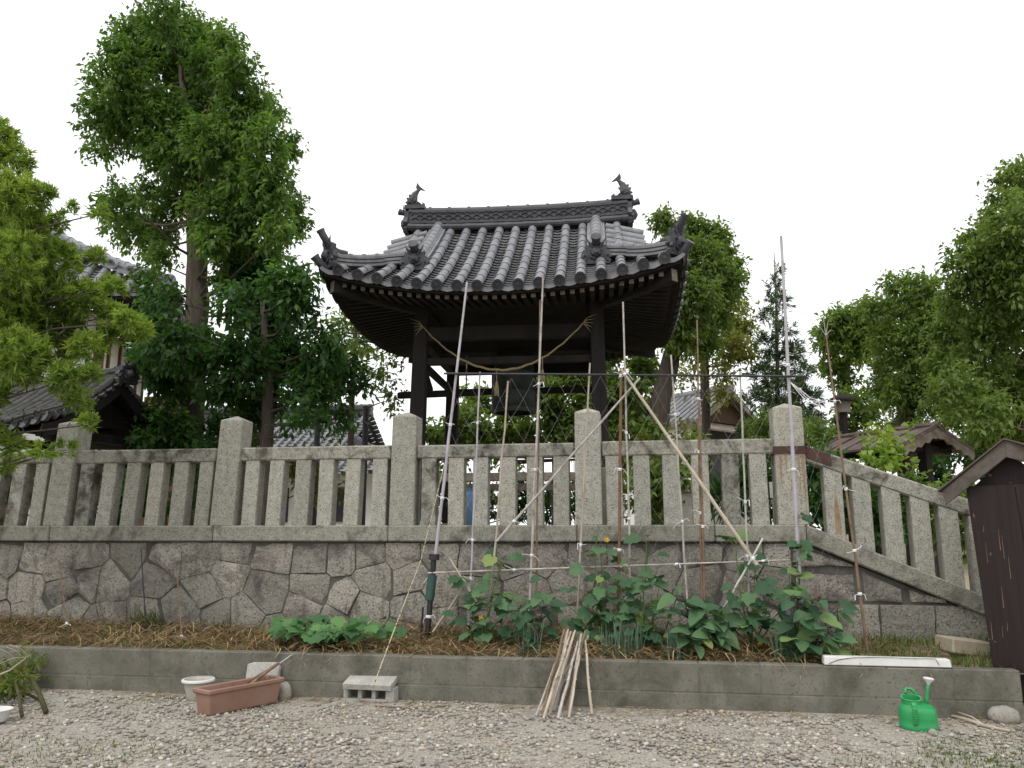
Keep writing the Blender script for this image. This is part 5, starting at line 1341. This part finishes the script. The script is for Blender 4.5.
# loose pale strings from the tall pipe
mb = MB(); q = onwall(789, 381, s1)
for k, (px, py) in enumerate(((832, 404), (836, 409), (826, 402))):
    e_ = onwall(px, py, s1-.12); m_ = q.lerp(e_, .5)-ZZ*(.05+.03*k); mb.tube([q, m_, e_], .003, 4, False)
tag(mk('loose_string', mb, TIE), 'loose pale strings tied from the mauve pipe to the twiggy brown stake', 'string')
# yellow and black twisted rope from the fence down to the concrete block
mb = MB(); P0 = W(TSZ(onwall(444, 463, 0))[0], .03, TSZ(onwall(444, 463, 0))[2]); P1 = onwall(421, 560, -.25); P2 = onwall(396, 625, -.9); P3 = onz(372, 690, .14)
cp = []
for seg_ in ((onwall(455, 462, .02), P0), (P0, P1), (P1, P2), (P2, P3)):
    for i in range(24): cp.append(seg_[0].lerp(seg_[1], i/24))
ym = MB(); ym.tube(cp, .0045, 6, False)
TROPE = surf('yellow_black_rope', (.42,.38,.22), (.52,.47,.30), 30, .8, .2, speck=(.10,.095,.08), speck_scale=40, speck_at=(.55,.58), bump_s=.1)
tag(mk('twisted_rope', ym, TROPE), 'yellow and black twisted rope running from the fence down to the concrete block', 'rope')

# ------------------------------------------------------------------ vegetables
LEAF_VEG = by_attr('vegetable_leaf', [(0,(.035,.082,.040)),(.5,(.062,.13,.062)),(.85,(.095,.18,.080)),(.95,(.16,.25,.09)),(1,(.21,.27,.085))], .6, .25, .22, (1.2,1.4,.7))
LEAF_SQUASH = by_attr('squash_leaf', [(0,(.05,.12,.045)),(.6,(.08,.18,.065)),(1,(.13,.25,.08))], .6, .25, .25, (1.2,1.4,.7))
LEAF_ONION = by_attr('onion_blade', [(0,(.06,.115,.075)),(1,(.12,.19,.125))], .5, .3, .1, (1.1,1.2,.9))
STEM = surf('green_stem', (.06,.10,.03), (.10,.15,.045), 20, .7, .2, bump_s=.05)
STEM_DARK = surf('dark_purple_stem', (.03,.025,.03), (.06,.05,.05), 20, .6, .3, bump_s=.05)
FLOWER = surf('yellow_flower', (.62,.38,.02), (.75,.5,.04), 20, .7, .2, bump_s=0)
PURPLE = surf('purple_flower', (.22,.13,.30), (.30,.20,.40), 20, .7, .2, bump_s=0)
# outlines as (angle, radius): a lobed cucumber leaf and an oval aubergine leaf; base at the origin, tip along +x
def outline(kind):
    if kind == 'lobed':
        pr = [(0,1.0),(14,.80),(26,.74),(38,.84),(52,.62),(66,.58),(80,.66),(98,.50),(120,.48),(148,.42),(170,.22)]
    elif kind == 'oval':
        pr = [(0,1.0),(12,.80),(24,.62),(40,.50),(58,.42),(82,.36),(112,.28),(150,.18)]
    else:
        pr = [(0,1.0),(10,.93),(26,.82),(45,.74),(66,.68),(90,.60),(118,.52),(145,.42),(168,.20)]
    pr = pr+[(-a, r) for a, r in reversed(pr[1:])]
    return np.array([[r*cos(R(a)), r*sin(R(a))] for a, r in pr])
def leafblades(g, P, D, N_, size, kind, A=None):
    """P: points where the blade's centre sits; D: tip directions; N_: normals"""
    o2 = outline(kind); k = len(o2); V, F, At = [], [], []
    for i in range(len(P)):
        d = D[i]; n = N_[i]-d*np.dot(N_[i], d); n /= np.linalg.norm(n); s_ = np.cross(n, d); z_ = size[i]
        cup = g.uniform(.08, .22); base = len(V); V.append(P[i]); droop = g.uniform(.05, .25)
        for rng_ in (.55, 1.0):
            for q in o2:
                x, y = q*rng_; h = cup*abs(y)*1.1-droop*max(0, x)**2+g.normal()*.025*rng_
                V.append(P[i]+z_*(d*x+s_*y+n*h))
        v_ = g.random() if A is None else A[i]
        for j in range(k):
            j2 = (j+1) % k
            F.append((base, base+1+j, base+1+j2, base+1+j2)); At.append(v_)
            F.append((base+1+j, base+1+k+j, base+1+k+j2, base+1+j2)); At.append(v_)
    return V, F, At
def plant(name, label, cat, seed, base, stems, leafs, kind, leafmat_, stemmat, size, flowers=0, fmat=None, group=None, sp=.16):
    """stems: list of world point lists; leaves are carried along them on short stalks"""
    g = np.random.default_rng(seed); rg = random.Random(seed)
    root = thing(name, label, cat, base, group); mb = MB(); P, D, N_, S = [], [], [], []
    for st in stems: mb.tube(st, [.008*(1-.6*i/(len(st)-1)) for i in range(len(st))], 6)
    for i in range(leafs):
        st = stems[i % len(stems)]; f = rg.uniform(.15, 1.0)*(len(st)-1); j = min(int(f), len(st)-2); q = st[j].lerp(st[j+1], f-j)
        a = rg.uniform(0, 6.28); out_ = Vector((cos(a), sin(a)-.45, rg.uniform(-.1, .7))).normalized(); e = q+out_*rg.uniform(.5, 1.0)*sp
        mb.tube([q, q.lerp(e, .5)+ZZ*.015, e], [.004,.003,.0025], 5, False)
        d = np.array((out_+Vector((rg.gauss(0,.3), rg.gauss(0,.3), rg.uniform(-.9, -.1)))).normalized()[:])
        P.append(np.array(e[:])); D.append(d); N_.append(np.array([rg.gauss(0,.35), -.55+rg.gauss(0,.35), .8])); S.append(size*rg.uniform(.55, 1.15))
    mk('stem', mb, stemmat, root)
    V, F, A = leafblades(g, P, D, N_, S, kind); finish('leaves', V, F, A, leafmat_, root)
    for i in range(flowers):
        st = stems[i % len(stems)]; q = st[rg.randrange(1, len(st))]+Vector((rg.uniform(-.1,.1), -.10, rg.uniform(-.05,.08))); fb = MB()
        for k in range(5):
            a = k*1.257; fb.add([q, q+Vector((.017*cos(a-.5), -.008, .017*sin(a-.5))), q+Vector((.026*cos(a), -.004, .026*sin(a))), q+Vector((.017*cos(a+.5), -.008, .017*sin(a+.5)))], ((0,1,2,3),))
        fb.ball(q-Vector((0,.006,0)), .008, 6, 4); mk('flower', fb, fmat, root)
    return root
def vine_stems(base_px, tops, s_, n=6, seed=0):
    rg = random.Random(seed); o = []
    b_ = onwall(base_px[0], base_px[1], s_); t_, sv, _ = TSZ(b_); b_.z = bedz(t_, s_)
    for tx, ty, st in tops:
        e = onwall(tx, ty, st); m_ = b_.lerp(e, .5)+U*rg.uniform(-.05,.05)+NN*rg.uniform(-.06,.02)
        pts = []
        for i in range(n+1):
            f = i/n; q = b_*(1-f)**2+m_*2*f*(1-f)+e*f*f; pts.append(q+Vector((rg.uniform(-.012,.012), rg.uniform(-.012,.012), 0)))
        o.append(pts)
    return b_, o
VG = 'cucumber plants climbing the net'
for (nm, lb, ct, sd_, bp, tops, sb, nl, kd, lm, sm, sz_, fl, fm, gp, sp_) in (
    ('cucumber_plant', 'climbing cucumber plant with broad leaves near the green sleeved pipe', 'cucumber plant', 1, (480, 648), [(470,580,-.4),(505,556,-.36),(455,612,-.5),(520,585,-.45),(490,600,-.6),(501,556,-.37)], -.62, 30, 'lobed', LEAF_VEG, STEM, .115, 1, FLOWER, VG, .12),
    ('cucumber_plant', 'tall leafy cucumber plant with a yellow bloom behind the onions nearest the bundle of sticks', 'cucumber plant', 2, (600, 650), [(600,548,-.4),(585,585,-.45),(615,600,-.5),(575,610,-.5),(606,575,-.4),(635,550,-.38),(598,525,-.37)], -.60, 34, 'lobed', LEAF_VEG, STEM, .115, 1, FLOWER, VG, .12),
    ('cucumber_plant', 'cucumber plant with bright new leaves between the brown steel stake and the storehouse stakes', 'cucumber plant', 3, (645, 648), [(640,595,-.5),(660,580,-.45),(632,610,-.6),(655,610,-.6),(646,540,-.38)], -.62, 22, 'lobed', LEAF_VEG, STEM, .115, 0, FLOWER, VG, .12),
    ('cucumber_plant', 'cucumber plant with a yellow bloom at the foot of the thick pale strut', 'cucumber plant', 4, (752, 645), [(745,580,-.5),(770,590,-.5),(735,600,-.55),(758,555,-.4),(780,605,-.6),(736,540,-.38)], -.6, 28, 'lobed', LEAF_VEG, STEM, .125, 1, FLOWER, VG, .12),
    ('cucumber_plant', 'slender cucumber vine climbing highest up the wall corner beside the mauve pipe', 'cucumber plant', 5, (798, 645), [(797,515,-.30),(800,545,-.32),(790,575,-.4)], -.42, 20, 'lobed', LEAF_VEG, STEM, .10, 0, FLOWER, VG, .07),
    ('aubergine_plant', 'bushy dark stemmed aubergine plant in front of the brown bamboo pair', 'aubergine plant', 6, (700, 652), [(680,590,-.6),(705,600,-.6),(725,605,-.6),(690,615,-.7),(715,625,-.7)], -.72, 40, 'oval', LEAF_VEG, STEM_DARK, .17, 0, PURPLE, 'aubergine plants in the bed', .12),
    ('aubergine_plant', 'aubergine plant with long leaves and a purple bloom beside the white foam bar', 'aubergine plant', 7, (806, 655), [(790,600,-.75),(812,600,-.75),(832,610,-.75),(800,625,-.8),(830,630,-.8)], -.76, 30, 'oval', LEAF_VEG, STEM_DARK, .18, 1, PURPLE, 'aubergine plants in the bed', .12),
    ('aubergine_plant', 'small aubergine plant between the onions and the bundle of sticks', 'aubergine plant', 8, (540, 650), [(530,600,-.6),(548,595,-.6),(515,615,-.65),(545,615,-.65)], -.7, 22, 'oval', LEAF_VEG, STEM_DARK, .14, 0, PURPLE, 'aubergine plants in the bed', .11),
):
    b_, st = vine_stems(bp, tops, sb, seed=sd_)
    plant(nm, lb, ct, sd_, b_, st, int(nl*1.85), kd, lm, sm, sz_*.92, fl, fm, gp, sp_*1.3)
# squash patch trailing over the low wall
sts = []; rg = random.Random(4)
b_ = onwall(335, 637, -.6); b_.z = bedz(TSZ(b_)[0], -.6)
for tx, ty in ((266, 632), (290, 645), (275, 625), (335, 650), (370, 645), (400, 640), (285, 640), (320, 628), (360, 632), (345, 648)):
    e = onwall(tx, ty, -.86 if ty > 640 else -.62); e.z = bedz(TSZ(e)[0], -.75)+.12
    sts.append([b_+ZZ*.02, b_.lerp(e, .5)+ZZ*.06, e])
plant('squash_plant', 'low spreading squash plant with bright round leaves above the concrete block', 'squash plant', 14, b_, sts, 150, 'lobed', LEAF_SQUASH, STEM, .112, sp=.17)
# spring onions
for i, (px, py, lb) in enumerate(((528, 645, 'upright spring onion tuft beside the small aubergine plant'), (612, 652, 'spring onion tuft right behind the bundle of bamboo sticks'), (674, 652, 'spring onion tuft in front of the brown bamboo pair'), (784, 650, 'spring onion tuft under the cucumber vine at the wall corner'), (632, 652, 'short spring onion tuft between the steel stake and the bundle of sticks'))):
    g2 = np.random.default_rng(60+i); b_ = onwall(px, py, -.82); b_.z = bedz(TSZ(b_)[0], -.82); n_ = 34
    th = g2.uniform(0, 6.28, n_); rr = .07*g2.random(n_)**.5; el = 1.35+g2.normal(size=n_)*.18
    P = np.array(b_[:])+np.stack([rr*np.cos(th)*1.3, rr*np.sin(th), 0*th], 1); th2 = g2.uniform(0, 6.28, n_)
    D = np.stack([np.cos(th2)*np.cos(el), np.sin(th2)*np.cos(el), np.sin(el)], 1)
    root = thing('spring_onion', lb, 'spring onion', b_, 'spring onion tufts')
    V, F, sg = strands(g2, P, D, .16+.14*g2.random(n_), .010+.004*g2.random(n_), .05, .15, 4)
    raw('leaves', V, F, LEAF_ONION, root, np.repeat(g2.random(n_), sg))
# weeds on the masonry foot
for i, (px, py, lb) in enumerate(((148, 622, 'feathery green weed against the masonry beside the dark thin rod'), (222, 630, 'small green weed at the masonry foot above the cream pot'), (64, 625, 'tiny weed at the foot of the twig stake nearer the yew pine'))):
    g2 = np.random.default_rng(80+i); b_ = onwall(px, py, -.08); b_.z = bedz(TSZ(b_)[0], -.08)-.01; n_ = (120, 60, 40)[i]
    th2 = g2.uniform(0, 6.28, n_); el = 1.0+g2.normal(size=n_)*.35
    D = np.stack([np.cos(th2)*np.cos(el), np.sin(th2)*np.cos(el)-.3, np.sin(el)], 1)
    P = np.array(b_[:])+np.stack([g2.normal(size=n_)*.07, -.03-np.abs(g2.normal(size=n_))*.03, 0*th2], 1)
    root = thing('weed', lb, 'weed', b_); V, F, sg = strands(g2, P, unit(D), (.10+.26*g2.random(n_))*(1, .7, .5)[i], .005+.006*g2.random(n_), .3, .4, 4)
    raw('leaves', V, F, GRASS, root, np.repeat(g2.random(n_), sg))

# ------------------------------------------------------------------ things on the yard
# bundle of bamboo sticks leaning on the low wall
rg = random.Random(12)
for i in range(18):
    f = min(1, i/14); bx = 540+36*rg.random()*(.4+.6*f); by = 712+rg.uniform(-4, 8); tx = 566+20*f+rg.uniform(-3, 3); ty = 629+rg.uniform(0, 14)
    if i < 2: bx, by = 536+6*i, 716
    if i == 14: bx, by, tx, ty = 592, 714, 585, 640
    a = onz(bx, by, .008); b_ = onwall(tx, ty, -1.115-.02*(i % 3)); r = rg.uniform(.0085, .0125)
    dirn = (b_-a).normalized(); b2 = a+dirn*((b_-a).length)
    mb = MB(); pts = wobble(a, b2, 7, .005, rg); mb.tube(pts, [r*(1-.25*k/7) for k in range(8)], 7)
    for k in range(5):
        q = a.lerp(b2, (k+.6)/5.5); mb.tube([q-dirn*.004, q+dirn*.004], [r*1.15]*2, 7)
    o = mk('bamboo_stick', mb, (BAMBOO, BAMBOO_GREY, BAMBOO, BAMBOO_BROWN)[(i*7) % 4] if i % 5 else BAMBOO_GREY, loc=a, smooth=True, auto=50)
    if i == 14: tag(o, 'single thin bamboo stick standing apart beside the bundle of sticks', 'bamboo stick')
    else: tag(o, 'dry bamboo stick in the bundle leaning against the low wall', 'bamboo stick', 'bundle of bamboo sticks leaning on the low wall')
# green watering can
c = onz(919, 729, 0); Mc = Matrix.Translation(c) @ Matrix.Rotation(R(-12), 4, 'Z') @ Matrix.Diagonal((1.05, 1.05, .88, 1))
can = thing('watering_can', 'green plastic watering can with a white rose standing on the yard', 'watering can', c)
mb = MB(); n_ = 28
def oval(z, rx, ry, ox=0): return [Mc @ Vector((ox+rx*cos(2*pi*k/n_)*(abs(cos(2*pi*k/n_))**-.12 if abs(cos(2*pi*k/n_)) > .05 else 1), ry*sin(2*pi*k/n_), z+(.20*ry*sin(2*pi*k/n_) if z > .18 else (.1*ry*sin(2*pi*k/n_) if z > .16 else 0)))) for k in range(n_)]
rings = [oval(.0,.098,.085), oval(.006,.112,.096), oval(.03,.118,.10), oval(.036,.114,.098), oval(.08,.115,.099), oval(.13,.114,.098), oval(.155,.108,.092), oval(.175,.094,.08,-.004), oval(.188,.070,.066,-.018), oval(.196,.060,.060,-.030), oval(.222,.060,.060,-.030), oval(.226,.066,.064,-.030), oval(.232,.064,.062,-.030), oval(.230,.052,.052,-.030), oval(.10,.050,.05,-.02), oval(.02,.05,.05)]
v = [p for r_ in rings for p in r_]; mb.add(v, [(i*n_+k, i*n_+(k+1)%n_, (i+1)*n_+(k+1)%n_, (i+1)*n_+k) for i in range(len(rings)-1) for k in range(n_)]+[tuple(range(n_-1,-1,-1)), tuple((len(rings)-1)*n_+k for k in range(n_))])
bd = mk('can_body', mb, GREEN_PLASTIC, can, smooth=True, auto=50)
hb = MB()
hp = [(-.035,-.060,.200),(-.04,-.085,.205),(-.042,-.108,.185),(-.042,-.116,.16),(-.042,-.114,.11),(-.042,-.104,.07),(-.042,-.094,.05)]
for i in range(len(hp)-1): hb.beam(Mc @ Vector(hp[i]), Mc @ Vector(hp[i+1]), .030, .014)
mk('handle', hb, GREEN_PLASTIC, can, bevel=.003)
hb = MB(); hb.tube([Mc @ Vector(q) for q in ((-.05,.055,.245),(-.04,.085,.275),(-.005,.085,.275),(.02,.055,.235))], .011, 8); mk('top_handle', hb, GREEN_PLASTIC, can, smooth=True)
sb_ = MB(); sb_.tube([Mc @ Vector(q) for q in ((.055,.02,.16),(.068,.02,.22),(.078,.018,.29),(.084,.018,.33))], [.017,.014,.011,.010], 12); mk('spout', sb_, GREEN_PLASTIC, can, smooth=True)
sb_ = MB(); q = Mc @ Vector((.084,.018,.325)); sb_.lathe([(.010,0),(.014,.012),(.034,.034),(.036,.040),(.03,.046),(.001,.049)], 18, Matrix.Translation(q) @ Matrix.Rotation(R(8), 4, 'Y')); mk('sprinkler_rose', sb_, WHITE_PLASTIC, can, smooth=True)
# white foam bar with a wire
a = onwall(823, 665, -1.03); b_ = onwall(950, 669, -1.03); z0 = .340; a.z = b_.z = z0
mb = MB(); d = (b_-a); ln = d.length; Mf = frame(a, d)
mb.add([Mf @ Vector(q) for q in ((0,-.05,0),(ln,-.05,0),(ln,.05,0),(0,.05,0),(.004,-.042,.062),(ln-.006,-.042,.058),(ln-.006,.042,.058),(.004,.042,.062))], ((3,2,1,0),(4,5,6,7),(0,1,5,4),(1,2,6,5),(2,3,7,6),(3,0,4,7)))
bar = mk('foam_bar', mb, WHITE_PLASTIC, bevel=.006); tag(bar, 'long white foam bar lying on top of the low wall', 'foam bar')
mb = MB(); mb.tube([Mf @ Vector(q) for q in ((.03,-.054,.012),(.10,-.050,.04),(.2,-.045,.056),(.4,-.044,.063),(.62,-.046,.060),(.78,-.045,.061),(.80,-.052,.02))], .0022, 5); mk('wire', mb, IRON, bar)
# terracotta planter
p0, p1 = onz(210, 718, 0), onz(281, 703, 0); d = p1-p0; d.z = 0; ln = d.length; Mp = frame(p0+d*.0, d); yv = Vector((Mp[0][1], Mp[1][1], 0))
pl = thing('terracotta_planter', 'long terracotta coloured trough planter holding wooden sticks', 'planter', p0+d*.5)
mb = MB(); Wp, Hp = .20, .19
def rect(x_in, y_in, z_): return [Mp @ Vector(q) for q in ((x_in-.02, y_in, z_), (ln+.02-x_in, y_in, z_), (ln+.02-x_in, Wp-y_in, z_), (x_in-.02, Wp-y_in, z_))]
rings = [rect(.03,.03,.004), rect(.012,.012,Hp-.035), rect(-.004,-.004,Hp-.035), rect(-.006,-.006,Hp), rect(.012,.012,Hp), rect(.018,.018,Hp-.03), rect(.034,.036,.03)]
v = [p for r_ in rings for p in r_]; mb.add(v, [(i*4+k, i*4+(k+1)%4, (i+1)*4+(k+1)%4, (i+1)*4+k) for i in range(6) for k in range(4)]+[(3,2,1,0),(24,25,26,27)])
mk('trough', mb, TERRACOTTA, pl, bevel=.008)
mb = MB(); v = rect(.03,.03,Hp-.06); mb.add(v, ((0,1,2,3),)); mk('soil', mb, BED_SOIL, pl)
for i, (x0, x1, z1, m_, r, lb) in enumerate(((.50*ln, 1.06*ln, .285, BAMBOO_BROWN, .014, 'thick brown wooden stick lying in the terracotta planter'), (.62*ln, .92*ln, .23, BAMBOO, .010, 'short yellowish stick lying in the terracotta planter'), (.62*ln, 1.32*ln, .325, GREY_POLE, .0065, 'thin metallic rod sticking out of the terracotta planter'), (.55*ln, 1.08*ln, .255, WOOD_BROWN, .010, 'dark brown stick lying in the terracotta planter'))):
    a = Mp @ Vector((x0, .05+.03*i, Hp-.05)); b_ = Mp @ Vector((x1, .10+.02*i, z1)); mb = MB(); mb.tube([a, a.lerp(b_, .5)+ZZ*.004, b_], [r, r, r*.85], 8); o = mk('stick', mb, m_, loc=a, smooth=True, auto=50); tag(o, lb, 'stick')
# white pot
c = onz(197, 700, 0); mb = MB(); mb.lathe([(.001,.004),(.070,.004),(.080,.03),(.100,.10),(.104,.135),(.122,.142),(.124,.158),(.108,.160),(.100,.150),(.096,.12),(.001,.11)], 28, Matrix.Translation(c))
pot = mk('plant_pot', mb, WHITE_PLASTIC if False else surf('cream_ceramic', (.36,.33,.28), (.48,.45,.39), 6, .7, .3, stain=(.26,.23,.18), stain_scale=7), loc=c, smooth=True, auto=40); tag(pot, 'round cream plant pot with a wide white rim beside the terracotta planter', 'plant pot')
mb = MB(); mb.lathe([(.1265,.143),(.128,.158),(.118,.1635),(.107,.162)], 28, Matrix.Translation(c)); mk('rim', mb, WHITE_PLASTIC, pot, smooth=True)
mb = MB(); mb.lathe([(.097,.125),(.001,.128)], 20, Matrix.Translation(c)); mk('soil', mb, CONCRETE_PALE, pot)
# white bowl cut by the frame
c = onz(-4, 722, 0); mb = MB(); mb.lathe([(.001,.004),(.06,.004),(.075,.03),(.095,.08),(.102,.085),(.096,.088),(.07,.03),(.001,.02)], 26, Matrix.Translation(c)); tag(mk('white_bowl', mb, WHITE_PLASTIC, loc=c, smooth=True, auto=50), 'small white bowl on the gravel below the pile of cut branches', 'bowl')
# concrete slab leaning on the wall and a stone beside it
a = onz(247, 693, 0); p_ = TSZ(a); Ms = MW @ Matrix.Translation((p_[0]+.20, -1.19, 0)) @ Matrix.Rotation(R(-14), 4, 'X')
mb = MB(); mb.prism([(-.135,0),(.135,0),(.14,.24),(.11,.275),(-.09,.27),(-.14,.255)], .05, Ms); tag(mk('leaning_slab', mb, CONCRETE_PALE, bevel=.006), 'pale concrete slab leaning on the low wall behind the terracotta planter', 'slab')
def rock(label, px, py, r, seed, name='stone'):
    random.seed(seed); c = onz(px, py, 0) if py > 665 else onwall(px, py, -.5)
    mb = MB(); mb.ball(c+ZZ*r[2]*.55, r, 14, 9, .06); o = mk(name, mb, ROCK, smooth=True); o.data.set_sharp_from_angle(angle=R(38)); tag(o, label, 'stone'); return o
rock('rounded pale stone at the end of the terracotta planter', 284, 699, (.06,.06,.085), 1)
rock('rounded grey stone by the low wall end near the brown shed', 1004, 722, (.11,.08,.07), 2)
rock('small grey stone half out of view next to the rounded stone by the shed', 1024, 717, (.05,.05,.05), 3)
rock('little white pebble lying in front of the concrete block', 334, 707, (.028,.024,.024), 4, 'white_pebble')
rock('small dark stone lying in front of the watering can', 933, 735, (.03,.025,.025), 5)
# square stone block lying on the grassy bed end
c = onwall(963, 655, -.42); t_, s_, _ = TSZ(c); Mk = MW @ Matrix.Translation((t_, -.42, bedz(t_, -.42)-.02)) @ Matrix.Rotation(.2, 4, 'Z') @ Matrix.Rotation(.12, 4, 'Y')
mb = MB(); mb.box((-.16,-.13,0),(.16,.13,.12), Mk); tag(mk('stone_block', mb, surf('buff_stone', (.30,.26,.19), (.42,.37,.28), 6, .9, .1, bump_s=.4, stain=(.2,.17,.11)), bevel=.012), 'buff stone block lying on the grass at the bed end', 'stone block')
# hollow concrete block
c = onz(368, 702, 0); t_, s_, _ = TSZ(c); Mk = MW @ Matrix.Translation((t_, s_+.0, .0)) @ Matrix.Rotation(R(-3), 4, 'Z')
mb = MB(); Lb, Wb, Hb = .42, .15, .155
hol = [(-Lb/2+.04+k*.115, -Lb/2+.04+k*.115+.08) for k in range(3)]
mb.box((-Lb/2+.01,0,-.025),(Lb/2-.01,.19,.022), Mk @ Matrix.Translation((0,-.045,.118)) @ Matrix.Rotation(R(15), 4, 'X'))
mb.box((-Lb/2,0,-.005),(Lb/2,Wb,.022), Mk)
xs_ = [-Lb/2]+[v for h in hol for v in h]+[Lb/2]
for k in range(0, len(xs_), 2): mb.box((xs_[k]+(.001 if k else .0),.001,.022),(xs_[k+1]-.001,Wb-.02,.108), Mk)
tag(mk('hollow_concrete_block', mb, CONCRETE_PALE, bevel=.004), 'hollow concrete block lying on its side against the low wall', 'concrete block')
# cut branches heap at the frame's edge: each limb its own thing, leaves with them
rg = random.Random(77)
for i, (p0, p1, r, z0, z1, lb) in enumerate((((46,712),(12,672),.019,.02,.17,'thick mossy cut branch bending over on the gravel'), ((22,716),(2,676),.013,.02,.15,'mossy cut branch standing closest to the white bowl'), ((-25,690),(30,655),.008,.12,.36,'thin pale cut stick pointing up over the low wall'), ((40,700),(-8,690),.012,.02,.07,'dark cut branch lying low across the branch heap'), ((8,700),(34,672),.009,.05,.15,'slender cut branch leaning towards the low wall at the branch heap'))):
    a = onz(p0[0], p0[1], z0); b_ = onz(p1[0], p1[1], z1); m_ = a.lerp(b_, .55)+ZZ*(.08 if i < 2 else 0)+Vector((.03,0,0))
    rt = thing('cut_branch', lb, 'branch', a, 'cut branches heaped by the low wall'); mb = MB(); mb.tube([a, a.lerp(m_, .5)+ZZ*.02, m_, m_.lerp(b_, .6), b_], [r, r*.95, r*.8, r*.65, r*.4], 9)
    for k in range(7):
        f = rg.uniform(.4, 1); q = m_.lerp(b_, f); e = q+Vector((rg.uniform(-.15,.12), rg.uniform(-.12,.05), rg.uniform(-.05,.14))); mb.tube([q, q.lerp(e,.5)+ZZ*.02, e], [r*.35, r*.25, .002], 5)
    mk('limb', mb, surf('mossy_bark', (.045,.042,.024), (.09,.09,.04), 9, .95, .1, bump_s=.5) if i != 2 else BAMBOO, rt, smooth=True)
    cl = [(np.array((b_+Vector((rg.uniform(-.12,.08), rg.uniform(-.06,.05), rg.uniform(-.10,.06))))[:]), .10) for _ in range(3)] + ([(np.array((m_+Vector((rg.uniform(-.2,.0), rg.uniform(-.1,.1), -.03)))[:]), .10)] if i != 2 else [])
    V, F, A, *_ = foliage(90+i, cl, 34 if i != 2 else 6, 7, .06, .018, tl=.1, droop=.3); raw('leaves', V, F, (LEAF_MID, LEAF_YELLOW, LEAF_YELLOW, LEAF_DEEP, LEAF_MID)[i], rt, A)
# dry branch on the yard near the shed
mb = MB(); pts = [onz(px, py, .015) for px, py in ((945,714),(965,719),(985,726),(1010,731))]; mb.tube(pts, [.008,.012,.014,.008], 6); mb.tube([pts[2], onz(972,717,.03), onz(958,712,.05)], [.008,.006,.003], 5)
tag(mk('dry_branch', mb, BAMBOO, smooth=True), 'dry broken branch lying on bare earth between watering can and shed', 'branch')
mb = MB(); pts = [onz(px, py, .012) for px, py in ((375,706),(410,708),(450,706))]; mb.tube(pts, [.006,.007,.004], 6); tag(mk('dry_branch', mb, BAMBOO_BROWN, smooth=True), 'thin dry twig lying on the gravel next to the concrete block', 'branch')

# ------------------------------------------------------------------ small things behind the fence
def bh(px, py, s): return onwall(px, py, s)
c = bh(607, 470, .9); t_, s_, z_ = TSZ(c); Mk = MW @ Matrix.Translation((t_, .9, GZ-.02)) @ Matrix.Rotation(R(-5), 4, 'Y')
mb = MB(); mb.box((-.075,-.04,0),(.075,.04,.66), Mk); tag(mk('stone_slab_marker', mb, CONCRETE, bevel=.01), 'thin upright grey stone slab tilting just behind the fence post', 'stone marker')
c = bh(774, 516, .6); t_ = TSZ(c)[0]; lb_ = thing('plant_label', 'small white label on a cane behind the balusters next to the corner post', 'plant label', W(t_, .6, GZ)); z1 = TSZ(bh(774, 483, .6))[2]; z2 = TSZ(bh(774, 498, .6))[2]
mb = MB(); mb.tube([W(t_,.6,GZ-.05), W(t_,.6,z1)], .007, 6); mk('cane', mb, BAMBOO, lb_)
mb = MB(); mb.box((t_-.028,.585,z2),(t_+.028,.592,z1+.01), MW); mk('label_plate', mb, WHITE_PLASTIC, lb_, bevel=.001)
c = bh(468, 505, 2.0); t_ = TSZ(c)[0]; mb = MB(); mb.lathe([(.001,0),(.11,.0),(.12,.02),(.12,.42),(.09,.46),(.05,.47),(.05,.5),(.001,.5)], 18, MW @ Matrix.Translation((t_, 2.0, GZ)))
tag(mk('blue_container', mb, BLUE, smooth=True, auto=40), 'blue plastic container standing behind the balusters under the bell tower', 'container')
for px, Y, lb in ((317, 14.5, 'thin dark pole in front of the pale tiled house beside the spreading tree trunk'), (365, 14.5, 'thin dark pole in front of the pale tiled house beneath its ridge end')):
    c = at(px, 440, Y); zt_ = at(px, 408, Y).z; mb = MB(); mb.tube([(c.x,c.y,GZ-.05),(c.x,c.y,zt_)], .055, 8); mb.tube([(c.x,c.y,zt_),(c.x,c.y,zt_+.03)], .065, 8); tag(mk('iron_pole', mb, IRON), lb, 'pole')
c = at(700, 445, 16.0); mb = MB()
M0 = Matrix.Translation((c.x, c.y, GZ)); mb.box((-.8,-.3,0),(.9,.3,.75), M0); mb.box((-.95,-.4,.75),(1.05,.4,.86), M0)
tag(mk('stone_plinth', mb, CONCRETE_PALE, bevel=.02), 'pale stone plinth behind the fence below the storehouse door', 'plinth')
